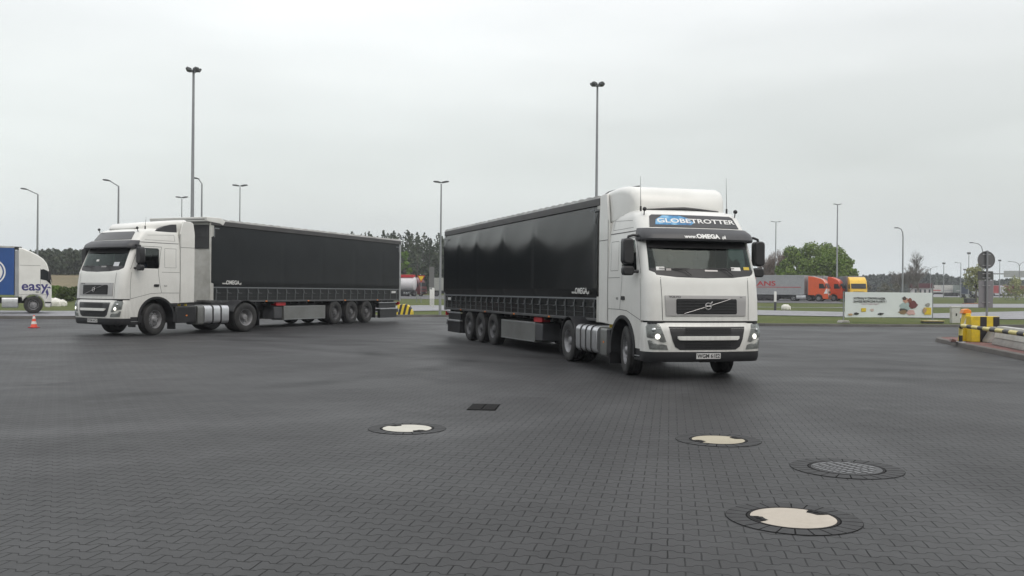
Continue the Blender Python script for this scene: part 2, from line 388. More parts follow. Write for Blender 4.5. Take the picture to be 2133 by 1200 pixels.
# ------------------------------------------------------------------ tractor unit
CAB = Surf([(0.60, -0.06, 1.245, 0.22), (1.12, -0.06, 1.245, 0.22), (1.6, -0.08, 1.25, 0.24), (2.0, -0.13, 1.25, 0.26), (2.45, -0.31, 1.235, 0.26), (2.8, -0.47, 1.22, 0.26), (3.0, -0.56, 1.20, 0.26),
            (3.25, -0.74, 1.165, 0.26), (3.33, -0.82, 1.14, 0.26), (3.39, -0.92, 1.09, 0.26), (3.43, -1.08, 1.00, 0.26), (3.445, -1.25, .88, 0.26)], bow=0.07)
BUM = Surf([(0.34, -0.05, 1.23, 0.26), (0.42, 0.0, 1.25, 0.26), (0.8, 0.02, 1.26, 0.27), (1.02, 0.0, 1.25, 0.26), (1.10, -0.05, 1.24, 0.26), (1.2, -0.06, 1.24, 0.26)], bow=0.09)
CAB_REAR = -2.28
def cab_shell(parent):
    bm = bmesh.new(); zs = [k[0] for k in CAB.k]; rows = []
    for a, b in zip(zs, zs[1:]):
        n = max(1, int((b - a) / 0.12 + .5)); rows += [a + (b - a) * i / n for i in range(n)]
    rows.append(zs[-1])
    def ring(z, inset):
        Fx, W, r = CAB.at(z); fl = W - r; arc = r * math.pi / 2; S = CAB.s_x(CAB_REAR, z)
        ss = [fl * i / 8 for i in range(9)] + [fl + arc * i / 7 for i in range(1, 8)] + [fl + arc + (S - fl - arc) * i / 10 for i in range(1, 11)]
        P = [CAB.pt(s, z) for s in ss]; P = [Vector((p.x, -p.y, p.z)) for p in P[:0:-1]] + P
        if inset:
            c = Vector((0, 0, 0)); Q = []
            for i, p in enumerate(P):
                sx = p.x - inset if p.x > CAB_REAR + .3 else p.x
                k = (W - inset) / W; x = p.x
                x = Fx - inset + (x - Fx) * ((Fx - CAB_REAR - 2 * inset) / (Fx - CAB_REAR)); Q.append(Vector((x, p.y * k, z)))
            P = Q
        return [bm.verts.new(p) for p in P]
    def skin(rws, inset, mi, flip):
        rg = [ring(z, inset) for z in rws]; n = len(rg[0])
        for A, B in zip(rg, rg[1:]):
            for i in range(n):
                q = [A[i], A[(i + 1) % n], B[(i + 1) % n], B[i]]
                f = bm.faces.new(q[::-1] if flip else q); f.material_index = mi
        return rg
    O = skin(rows, 0, 0, False); I = skin([z for z in rows if z < 3.36], 0.05, 1, True)
    bm.faces.new(O[-1]).material_index = 0; bm.faces.new(I[-1][::-1]).material_index = 1
    n = len(O[0])
    for i in range(n): bm.faces.new([O[0][(i + 1) % n], O[0][i], I[0][i], I[0][(i + 1) % n]]).material_index = 1
    bmesh.ops.recalc_face_normals(bm, faces=bm.faces)
    me = bpy.data.meshes.new('cab'); bm.to_mesh(me); bm.free(); me.materials.append(M['white']); me.materials.append(M['lining'])
    o = bpy.data.objects.new('cab', me); C.objects.link(o)
    cuts = []
    mb = MB(); CAB.panel(mb, WS, -.16, .12); cuts.append(mb)
    for sg in (1, -1):
        mb = MB(); CAB.panel(mb, WIN if sg > 0 else mir(WIN), -.12, .12); cuts.append(mb)
    mb = MB(); mb.box(-.47, .3, -1.5, 1.5, .3, 1.165); cuts.append(mb)
    mb = MB(); mb.box(-3, -1.45, -1.5, 1.5, .3, 1.03); cuts.append(mb)
    mb = MB(); mb.box(-1.45, -0.47, -1.0, 1.0, .3, 1.03); cuts.append(mb)
    mb = MB(); mb.lathe([(0, -1.6), (.665, -1.6), (.665, 1.6), (0, 1.6)], n=48, c=(-1.42, 0, .56)); cuts.append(mb)
    tmp = []
    for i, mb in enumerate(cuts):
        co = mb.build('cut', M['white'], None, smooth=0); tmp.append(co)
        md = o.modifiers.new('c%d' % i, 'BOOLEAN'); md.operation = 'DIFFERENCE'; md.object = co; md.solver = 'EXACT'
    dg = bpy.context.evaluated_depsgraph_get(); nm = bpy.data.meshes.new_from_object(o.evaluated_get(dg))
    o.modifiers.clear(); o.data = nm
    for t in tmp: bpy.data.objects.remove(t)
    # keep the lining dark where the cutters made new faces
    nm.polygons.foreach_set('use_smooth', [True] * len(nm.polygons)); nm.set_sharp_from_angle(angle=R(30))
    # panel gaps
    b = bmesh.new(); b.from_mesh(nm); sb = MB(); sb.bm.free(); sb.bm = b
    gi = len(nm.materials)
    if gi < 3: nm.materials.append(M['seam']); gi = 2
    else: nm.materials[2] = M['seam']; gi = 2
    X = CAB.s_x
    for sg in (1, -1):
        def L(pts, w=.012): CAB.line(sb, [(sg * s, z) for s, z in pts], w, .003, gi)
        L([(X(-.47, 1.2), 1.18), (X(-.50, 2.0), 2.0)])                                   # door front edge
        L([(X(-.56, 2.3), 2.1), (X(-.80, 2.84), 2.84), (X(-1.60, 2.84), 2.84), (X(-1.60, 1.36), 1.36), (X(-1.2, 1.36), 1.34), (X(-.48, 1.17), 1.17)])
        L([(X(-1.60, 1.36), 1.36), (X(-2.27, 1.36), 1.36)])
        L([(X(-.75, 3.0), 2.97), (X(-2.27, 3.0), 2.97)], .02)
        L([(X(-1.60, 2.03), 2.03), (X(-2.27, 2.03), 2.03)], .010)
        L([(X(-1.72, 2.8), 2.80), (X(-2.15, 2.8), 2.80), (X(-2.15, 2.2), 2.18), (X(-1.72, 2.2), 2.18), (X(-1.72, 2.8), 2.80)], .008)
        L([(X(-1.1, 3.2), 3.2), (X(-2.1, 3.25), 3.25), (X(-2.12, 3.05), 3.05), (X(-1.0, 3.05), 3.05)], .007)
        L([(.93, 1.18), (.95, 2.02)], .012)                                             # hood edge
    b.to_mesh(nm); b.free(); o.parent = parent; o.name = 'cab'
    return o
_X = CAB.s_x
WS = [(-1.16, 2.16), (-1.02, 2.07), (-.6, 2.025), (0, 2.01), (.6, 2.025), (1.02, 2.07), (1.16, 2.16), (1.12, 2.77), (1.06, 2.80), (-1.06, 2.80), (-1.12, 2.77)]
WIN = [(_X(-.72, 2.14), 2.14), (_X(-1.47, 2.14), 2.14), (_X(-1.52, 2.2), 2.2), (_X(-1.52, 2.73), 2.73), (_X(-1.47, 2.79), 2.79), (_X(-.88, 2.79), 2.79), (_X(-.84, 2.76), 2.76), (_X(-.70, 2.2), 2.2)]

def make_tractor(label, loc, rz, scale, variant):
    t = thing('truck_tractor', label, 'truck', loc, rz, scale=scale)
    cab_shell(t)
    mb = MB(); CAB.panel(mb, WS, -.035, -.028, ds=.1); ws = mb.build('windscreen', M['glass'], t)
    # black border band along the bottom and top of the glass
    mb = MB(); CAB.panel(mb, [(-1.16, 2.16), (-1.02, 2.07), (-.6, 2.025), (0, 2.01), (.6, 2.025), (1.02, 2.07), (1.16, 2.16), (1.155, 2.21), (.9, 2.14), (0, 2.115), (-.9, 2.14), (-1.155, 2.21)], -.027, -.02)
    CAB.panel(mb, [(-1.135, 2.63), (1.135, 2.63), (1.12, 2.79), (-1.12, 2.79)], -.027, -.02)
    mb.build('glass_border', M['black'], ws)
    for P in (WIN, mir(WIN)):
        mb = MB(); CAB.panel(mb, P, -.03, -.024); mb.build('side_window', M['sglass'], t)
    # stickers and papers along the bottom of the screen
    if variant == 'R':
        st = [(-1.0, -.83, 2.17, 2.24, 'white_text'), (-.8, -.7, 2.17, 2.22, 'silver'), (.02, .30, 2.16, 2.19, 'silver'), (.38, .40, 2.3, 2.3, 0), (.62, .84, 2.18, 2.25, 'white_text'), (.92, 1.06, 2.20, 2.26, 'yellow')]
    else:
        st = [(.66, .9, 2.2, 2.33, 'alu'), (.1, .35, 2.17, 2.21, 'silver'), (-.3, -.15, 2.36, 2.42, 'white_text')]
    for a, b, c, d, k in st:
        if k: mb = MB(); CAB.panel(mb, [(a, c), (b, c), (b, d), (a, d)], -.02, -.018); mb.build('sticker', M[k], ws)
    # interior
    mb = MB(); mb.box(-.85, -.28, -1.12, 1.12, 1.3, 2.03); mb.box(-.7, -.4, -.7, .9, 2.03, 2.09); mb.build('dashboard', M['lining'], t, bevel=.04)
    mb = MB(); mb.box(-2.2, -1.9, -1.15, 1.15, 1.3, 3.1); mb.box(-2.2, -1.75, -1.15, 1.15, 1.25, 1.85); mb.build('bunk', M['seat'], t, bevel=.05)
    for y in (.62, -.62):
        mb = MB(); mb.box(-1.62, -1.05, y - .25, y + .25, 1.55, 1.75); mb.prism([(-1.52, 1.72), (-1.40, 1.72), (-1.55, 2.4), (-1.67, 2.4)], 'y', y - .24, y + .24)
        mb.prism([(-1.57, 2.43), (-1.49, 2.43), (-1.53, 2.63), (-1.61, 2.63)], 'y', y - .14, y + .14); mb.build('seat', M['seat'], t, bevel=.04)
    mb = MB()
    cc = Vector((-.92, .62, 2.02)); ax = Vector((.0, 1, 0)); ay = Vector((-.5, 0, -.87)).cross(ax).normalized()
    mb.tube([cc + ax * .23 * math.cos(a * math.pi / 12) + Vector((.45, 0, .89)) * .0 + Vector((.87, 0, .5)) * 0 + Vector((.55, 0, -.83)) * 0 + Vector((-.45, 0, -.89)) * 0 + Vector((.5, 0, .86)) * .23 * math.sin(a * math.pi / 12) for a in range(25)], .016, 6)
    mb.tube([(-.92, .62, 2.02), (-.7, .62, 1.9)], .03, 8); mb.tube([cc - ax * .22, cc + ax * .22], .015, 6); mb.build('steering_wheel', M['black'], t)
    # sun visor: a bowed dark shelf over the screen
    VZ = Surf([(2.74, -.26, 1.235, .24), (2.82, -.23, 1.245, .24), (2.94, -.32, 1.235, .25), (3.02, -.47, 1.20, .25), (3.04, -.56, 1.18, .25)], bow=.10)
    e = VZ.s_x(-.80, 2.8)
    mb = MB(); VZ.panel(mb, [(-e + .06, 2.76), (-1.0, 2.77), (0, 2.785), (1.0, 2.77), (e - .06, 2.76), (e, 2.8), (e - .1, 2.93), (e - .25, 3.02), (-e + .25, 3.02), (-e + .1, 2.93), (-e, 2.8)], -.02, 0)
    mb.box(-.62, -.42, -1.1, 1.1, 2.83, 2.86); vis = mb.build('sun_visor', M['dkgrey'], t)
    # dark roof sign window
    RS = [(-.99, 3.045), (.99, 3.045), (.93, 3.27), (.87, 3.305), (-.87, 3.305), (-.93, 3.27)]
    mb = MB(); CAB.panel(mb, RS, .002, .014); rs = mb.build('roof_sign', M['dkgrey'] if variant == 'R' else M['signgrey'], t)
    if variant == 'R':
        mb = MB(); CAB.panel(mb, [(-.86, 3.09), (-.10, 3.09), (-.02, 3.14), (-.14, 3.24), (-.3, 3.285), (-.66, 3.285), (-.82, 3.2)], .0145, .0165); mb.build('sign_picture', M['signblue'], rs)
        lettering('GLOBETROTTER', .125, lambda x, y: CAB.off(x + .06, 3.135 + y, .019), M['white_text'], rs, sx=1.86, bold=.003)
        lettering('www.', .085, lambda x, y: VZ.off(x - .28, 2.815 + y, .004), M['white_text'], vis, sx=1.25, bold=.004)
        lettering('OMEGA', .115, lambda x, y: VZ.off(x + .10, 2.815 + y, .004), M['white_text'], vis, sx=1.25, bold=.006)
        lettering('.pl', .085, lambda x, y: VZ.off(x + .45, 2.815 + y, .004), M['white_text'], vis, sx=1.25, bold=.004)
    # roof deflector
    mb = MB(); bm = mb.bm
    if variant == 'R':
        secs = [(-1.30, .86, 3.42, 3.46), (-1.34, .98, 3.41, 3.62), (-1.42, 1.04, 3.40, 3.80), (-1.55, 1.08, 3.39, 3.91), (-1.75, 1.12, 3.36, 3.965), (-1.95, 1.15, 3.30, 3.98), (-2.28, 1.18, 3.25, 3.97), (-2.62, 1.19, 3.25, 3.95)]
    else:
        secs = [(-1.0, .70, 3.42, 3.45), (-1.08, .80, 3.41, 3.53), (-1.2, .88, 3.41, 3.60), (-1.5, .95, 3.39, 3.65), (-1.9, 1.02, 3.35, 3.70), (-2.28, 1.10, 3.28, 3.75), (-2.62, 1.16, 3.25, 3.78)]
    rg = []
    for x, wd, z0, z1 in secs:
        r = min(.14, (z1 - z0) * .6, wd * .4); P = [(-wd, z0)] + [(-wd + r - r * math.cos(R(a)), z1 - r + r * math.sin(R(a))) for a in range(0, 91, 15)] + [(wd - r + r * math.sin(R(a)), z1 - r + r * math.cos(R(a))) for a in range(0, 91, 15)] + [(wd, z0)]
        rg.append([bm.verts.new((x + .10 * (1 - (abs(y) / wd) ** 2), y, z + (.03 * (1 - (y / wd) ** 2) if z > z0 else 0))) for y, z in P])
    n = len(rg[0])
    for A, B in zip(rg, rg[1:]):
        for i in range(n): bm.faces.new([A[i], A[(i + 1) % n], B[(i + 1) % n], B[i]])
    bm.faces.new(rg[0]); bm.faces.new(rg[-1][::-1])
    d = mb.build('roof_deflector', M['white'], t, smooth=45)
    if variant == 'L':
        for sg in (1, -1):
            mb = MB(); y = sg * 1.13
            P = [(-1.42, 3.36), (-1.5, 3.40), (-1.75, 3.52), (-2.05, 3.60), (-2.22, 3.61), (-2.24, 3.35), (-1.6, 3.33)]
            mb.prism(P, 'y', min(y - sg * .3, y), max(y - sg * .3, y)); mb.build('deflector_opening', M['dkgrey'], d)
    else:
        mb = MB(); mb.tube([(-1.28, -.85, 3.45), (-1.20, -.35, 3.47), (-1.17, 0, 3.48), (-1.20, .35, 3.47), (-1.28, .85, 3.45)], [.012, .03, .04, .03, .012], 6); mb.build('deflector_lip', M['black'], d)
    # side fairings behind the cab
    top = 3.88 if variant == 'R' else 3.72
    for sg in (1, -1):
        mb = MB(); prof = [(-2.29, 1.03), (-2.86, 1.05), (-2.86, 3.3), (-2.80, top - .05), (-2.70, top), (-2.40, top), (-2.29, 3.35)]
        mb.prism(prof, 'y', min(sg * 1.20, sg * 1.255), max(sg * 1.20, sg * 1.255)); f = mb.build('side_fairing', M['white'], t, bevel=.015)
        for xx0, xx1, zz in ((-2.30, -2.85, 2.86), (-2.30, -2.85, 1.36)):
            pass
        mb = MB(); y = sg * 1.2585
        mb.box(-2.845, -2.30, min(y, y - sg * .002), max(y, y - sg * .002), 2.855, 2.867); mb.box(-2.305, -2.29, min(y, y - sg * .002), max(y, y - sg * .002), 1.1, 3.3); mb.build('panel_joint', M['seam'], f)
    # front hood gap (black) and hood
    mb = MB(); CAB.panel(mb, [(-1.25, 1.10), (1.25, 1.10), (1.25, 1.19), (-1.25, 1.19)], -.06, -.012); mb.build('hood_gap', M['mesh'], t)
    # upper grille
    mb = MB(); CAB.panel(mb, [(-.86, 1.265), (.86, 1.265), (.88, 1.665), (-.88, 1.665)], .002, .018); gr = mb.build('upper_grille', M['silver'], t)
    mb = MB(); CAB.panel(mb, rr(-.655, .655, 1.30, 1.60, .03), .018, .023); mb.build('grille_mesh', M['mesh'], gr)
    mb = MB()
    for k in range(5):
        z = 1.33 + k * .056; CAB.panel(mb, [(-.63, z), (.63, z), (.63, z + .022), (-.63, z + .022)], .023, .040, dz=.1)
    mb.build('grille_slat', M['black'], gr)
    mb = MB(); A = [CAB.off(.56 - 1.12 * k / 10, 1.30 + .30 * k / 10, .05) for k in range(11)]
    sgn = 1 if variant == 'R' else 1
    A = [CAB.off(-.50 + 1.0 * k / 10, 1.31 + .29 * k / 10, .05) for k in range(11)]
    mb.tube(A, .006, 6)
    cc = CAB.off(0, 1.455, .055); mb.tube([cc + Vector((0, math.cos(a * math.pi / 10), math.sin(a * math.pi / 10))) * .062 for a in range(21)], .013, 6)
    mb.tube([cc + Vector((0.0, .05, .05)), cc + Vector((0.0, .09, .09))], .012, 6); mb.tube([cc + Vector((0, -.055, 0)), cc + Vector((0, .055, 0))], .014, 6)
    mb.build('badge', M['silver'], gr)
    lettering('VOLVO', .06, lambda x, y: CAB.off(x - .68, 1.617 + y, .020), M['black_text'], gr, sx=1.2, bold=.002)
    lettering('FH', .04, lambda x, y: CAB.off(x + .76, 1.620 + y, .020), M['black_text'], gr, sx=1.2)
    # bumper
    e = BUM.s_x(-.46, .8)
    mb = MB(); BUM.panel(mb, [(-e, .56), (e, .56), (e, 1.02), (e - .05, 1.13), (-e + .05, 1.13), (-e, 1.02)], -.06, 0); bu = mb.build('bumper', M['white'], t)
    mb = MB(); BUM.panel(mb, [(-e, .40), (-e + .1, .36), (e - .1, .36), (e, .40), (e, .553), (-e, .553)], -.06, .004); mb.build('valance', M['black'], bu)
    mb = MB(); BUM.panel(mb, [(-.60, .60), (.60, .60), (.70, .66), (.76, .80), (.82, 1.05), (-.82, 1.05), (-.76, .80), (-.70, .66)], .002, .008); lg = mb.build('lower_grille', M['black'], bu)
    for z0, z1 in ((.63, .755), (.90, 1.02)):
        mb = MB(); BUM.panel(mb, [(-.49, z0), (.49, z0), (.49, z1), (-.49, z1)], .009, .011); mb.build('grille_mesh', M['mesh'], lg)
    mb = MB()
    for z in (.66, .69, .72, .93, .96, .99): BUM.panel(mb, [(-.5, z), (.5, z), (.5, z + .008), (-.5, z + .008)], .0115, .020, dz=.1)
    mb.build('grille_slat', M['black'], lg)
    mb = MB(); BUM.panel(mb, [(-.62, .79), (.62, .79), (.66, .82), (.66, .865), (-.66, .865), (-.66, .82)], .009, .05); mb.build('grille_bar', M['white'], bu, bevel=.006)
    HL = [(.88, .76), (.94, .745), (1.26, .84), (1.28, 1.04), (1.22, 1.10), (1.00, 1.10)]
    FL = [(.84, .60), (1.20, .61), (1.25, .78), (1.21, .79), (.87, .69)]
    for sg in (1, -1):
        T = (lambda P: P) if sg > 0 else mir
        mb = MB(); BUM.panel(mb, T(HL), .002, .007); hl = mb.build('headlight', M['lampback'], bu)
        mb = MB(); c = BUM.off(sg * 1.05, .88, .010); n = BUM.nrm(sg * 1.05, .88)
        for r_, z_, s_ in ((.052, .86, 1.05), (.042, .99, 1.12)):
            c = BUM.off(sg * s_, z_, .010); nn = BUM.nrm(sg * s_, z_); q = nn.to_track_quat('Y', 'Z').to_matrix()
            pr = [(0, .012), (r_ * .6, .010), (r_, .0)]; b2 = MB(); b2.lathe(pr, n=16)
            for v in b2.bm.verts: v.co = q @ v.co + c
            b2.build('lamp', M['lamplit'] if (r_ > .05) else M['chrome'], hl)
        mb = MB(); BUM.panel(mb, T(HL), .024, .027); mb.build('lens', M['lens'], hl)
        mb = MB(); BUM.panel(mb, T(FL), .002, .007); fl = mb.build('fog_light', M['lampback'], bu)
        mb = MB(); BUM.panel(mb, T(FL), .012, .015); mb.build('lens', M['lens'], fl)
        # mirrors
        m0 = MB(); y = sg * 1.42
        m0.tube([(-.66, sg * 1.19, 2.86), (-.66, sg * 1.34, 2.87), (-.67, sg * 1.44, 2.84), (-.67, sg * 1.46, 2.76)], .028, 8)
        m0.build('mirror_arm', M['black'], t); m0 = MB()
        m0.tube([(-.60, sg * 1.22, 2.14), (-.64, sg * 1.32, 2.14), (-.67, sg * 1.40, 2.16), (-.67, sg * 1.45, 2.20)], .032, 8)
        m0.build('mirror_arm', M['black'], t)
        m1 = MB(); P = rr(sg * 1.46 - .115, sg * 1.46 + .115, 2.29, 2.80, .07)
        m1.prism(P, 'x', -.77, -.58); mm = m1.build('mirror', M['black'], t, bevel=.03)
        m1 = MB(); m1.prism(rr(sg * 1.46 - .09, sg * 1.46 + .09, 2.32, 2.77, .05), 'x', -.778, -.772); m1.build('mirror_glass', M['chrome'], mm)
        m1 = MB(); m1.prism(rr(sg * 1.45 - .12, sg * 1.45 + .12, 2.06, 2.25, .06), 'x', -.75, -.60); mm = m1.build('mirror', M['black'], t, bevel=.03)
        # door handle, badge text
        s0 = CAB.s_x(-1.40, 1.6); mb = MB(); P = rr(s0 - .09, s0 + .09, 1.56, 1.64, .02)
        CAB.panel(mb, P if sg > 0 else mir(P), .002, .02); mb.build('door_handle', M['black'], t)
        s1 = CAB.s_x(-1.74, 1.6)
        lettering('460', .085, lambda x, y, sg=sg, s1=s1: CAB.off(sg * s1 + x * 1.0, 1.56 + y, .004), M['seam'], t)
        # step well, mudguard
        mb = MB(); yy = sorted((sg * 1.0, sg * 1.235)); mb.box(-.92, -.49, yy[0], yy[1], .42, .64); mb.box(-.84, -.47, yy[0], yy[1] - 0, .36, .42); sw = mb.build('step_well', M['black'], t, bevel=.02)
        mb = MB(); yy = sorted((sg * 1.12, sg * 1.262)); mb.box(-.80, -.50, yy[0], yy[1], .45, .465); mb.build('step', M['galv'], sw)
        mb = MB(); yy = sorted((sg * .86, sg * 1.27))
        pr = [(.60, yy[0]), (.60, yy[1]), (.69, yy[1]), (.71, yy[1] - .01), (.71, yy[0])]
        pr = [(.615, yy[0]), (.615, yy[1]), (.685, yy[1]), (.685, yy[0]), (.615, yy[0])]
        mb.lathe(pr, n=28, c=(-1.42, 0, .56), a0=R(-12), a1=R(192)); mb.build('wheel_arch', M['black'], t)
        mb = MB(); mb.box(-2.13, -2.10, yy[0], yy[1] - .01, .18, .9); mb.build('mudflap', M['black'], t)
    # plate
    mb = MB(); BUM.panel(mb, [(-.26, .425), (.26, .425), (.26, .535), (-.26, .535)], .008, .016); pl = mb.build('number_plate', M['plate'], bu)
    if variant == 'R': lettering('WGM 61E2', .105, lambda x, y: BUM.off(x, .445 + y, .018), M['black_text'], pl, sx=.95, bold=.003)
    else: lettering('WGM 64C3', .105, lambda x, y: BUM.off(x, .445 + y, .018), M['black_text'], pl, sx=.95, bold=.001)
    # wipers
    for a, b in (((-.30, 2.06), (-.95, 2.20)), ((.62, 2.06), (0.05, 2.21))):
        mb = MB(); mb.tube([CAB.off(a[0], a[1], .02), CAB.off(a[0] - .13, a[1] + .10, .03), CAB.off(b[0] + .32, b[1] + .0, .03)], .010, 6)
        mb.tube([CAB.off(b[0] + .62 - .62 * k / 6, b[1], .012) for k in range(7)], .009, 6); mb.build('wiper', M['black'], t)
    # inside mirror and hanging gadget seen in the screen
    mb = MB(); mb.tube([(-.52, -.42, 2.78), (-.58, -.42, 2.66)], .012, 6); mb.ico((-.60, -.40, 2.62), .16, 2, (.35, 1.1, .38)); mb.build('inside_mirror', M['dkgrey'], t)
    mb = MB(); mb.tube([(-.50, -.66, 2.78), (-.44, -.62, 2.5)], .008, 6); mb.ico((-.40, -.62, 2.40), .11, 2, (.3, 1, .8)); mb.build('screen_display', M['black'], t)
    # roof lamps, aerials, horn
    for y in (-1.02, 1.02):
        mb = MB(); mb.tube([(-.88, y, 3.30), (-.86, y, 3.40)], .012, 6); mb.ico((-.85, y, 3.42), .045, 2); mb.build('roof_lamp', M['black'], t)
    for x, y, h in ((-1.1, -1.0, .62), (-1.1, .95, .66)) if variant == 'R' else ((-1.15, 1.0, .30),):
        mb = MB(); mb.tube([(x, y, 3.36), (x, y, 3.50)], .022, 6); mb.tube([(x, y, 3.50), (x - .03, y, 3.50 + h)], [.007, .003], 5); mb.build('aerial', M['black'], t)
    # chassis
    mb = MB()
    for y in (-.43, .43): mb.box(-5.85, -.8, y - .04, y + .04, .72, .98)
    for x in (-1.42, -2.6, -3.6, -4.5, -5.6): mb.box(x - .05, x + .05, -.4, .4, .76, .94)
    mb.box(-5.20, -4.94, -.9, .9, .40, .62); mb.box(-1.5, -1.3, -.95, .95, .42, .56); mb.build('chassis_frame', M['frame'], t, bevel=.008)
    mb = MB(); mb.box(-5.2, -4.2, -.45, .45, .985, 1.03); mb.lathe([(0, 1.10), (.42, 1.10), (.44, 1.03)], axis='z', n=24, c=(-4.45, 0, 0)); mb.build('fifth_wheel', M['frame'], t)
    mb = MB(); mb.box(-2.15, -.7, -.55, .55, .75, 1.25); mb.build('engine', M['frame'], t, bevel=.05)
    for sg, xs, gx in ((1, (-4.32, -3.30), (-3.26, -3.02)), (-1, (-4.48, -3.02), (-2.78, -2.40))):
        yy = sorted((sg * .62, sg * 1.235))
        mb = MB(); mb.prism(rr(yy[0], yy[1], .32, .95, .13), 'x', xs[0], xs[1]); tk = mb.build('fuel_tank', M['alu'], t, bevel=.01)
        nseg = 3 if sg > 0 else 4
        for k in range(1, nseg):
            x = xs[0] + (xs[1] - xs[0]) * k / nseg; mb = MB(); mb.prism(rr(yy[0] - .012, yy[1] + .012, .308, .962, .135), 'x', x - .028, x + .028); mb.build('tank_strap', M['frame'], tk)
        mb = MB(); mb.prism(rr(yy[0], yy[1], .30, .93, .06), 'x', gx[0], gx[1]); mb.build('side_tank', M['box'], t, bevel=.01)
        mb = MB(); mb.box(-2.95 if sg > 0 else -2.38, -2.16, yy[0], yy[1], .38, .92); mb.build('battery_box', M['black'], t, bevel=.03)
        for k in range(2):
            mb = MB(); mb.tube([(-2.45 - .25 * k, sg * 1.0, .93), (-2.45 - .25 * k, sg * 1.0, 1.0)], .05, 10); mb.build('filler_cap', M['yellow'], t)
        mb = MB(); mb.box(-2.60, -2.54, sg * 1.236 - .006, sg * 1.236 + .006, .60, .64); mb.build('side_marker', M['orange_l'], t)
        # drive wheel mudguard
        mb = MB(); q = sorted((sg * .60, sg * 1.24)); mb.lathe([(.58, q[0]), (.58, q[1]), (.60, q[1]), (.60, q[0]), (.58, q[0])], n=20, c=(-5.07, 0, .52), a0=R(20), a1=R(160)); mb.build('mudguard', M['black'], t)
        mb = MB(); mb.box(-5.68, -5.66, q[0], q[1], .2, .75); mb.build('mudflap', M['black'], t)
    st = R(-12) if variant == 'R' else R(14)
    for sg in (1, -1):
        wheel('front', t, -1.42, sg * 1.19, steer=st); wheel('drive', t, -5.07, sg * 1.235, dual=True, rim='rim')
    return t

M['twigleaf'] = mat('dull_bush', (.12,.115,.085), .9)
M['signgrey'] = mat('roof_sign_grey', (0.085, 0.087, 0.09), 0.3)
M['plate'] = mat('plate_white', (0.55, 0.55, 0.54), 0.4)
def blue_sign():
    m = mat('globe_picture', (0.05, 0.25, 0.5), 0.35); t = m.node_tree; b = t.nodes['Principled BSDF']
    n = t.nodes.new('ShaderNodeTexNoise'); n.inputs['Scale'].default_value = 5; n.inputs['Detail'].default_value = 5; tc_ = t.nodes.new('ShaderNodeTexCoord'); t.links.new(tc_.outputs['Object'], n.inputs[0])
    r = t.nodes.new('ShaderNodeValToRGB'); t.links.new(n.outputs[0], r.inputs[0]); r.color_ramp.elements[0].position = .35; r.color_ramp.elements[0].color = (.03, .09, .22, 1)
    r.color_ramp.elements[1].position = .65; r.color_ramp.elements[1].color = (.25, .5, .72, 1); e = r.color_ramp.elements.new(.5); e.color = (.05, .24, .48, 1)
    t.links.new(r.outputs[0], b.inputs['Base Color']); return m
M['signblue'] = blue_sign()

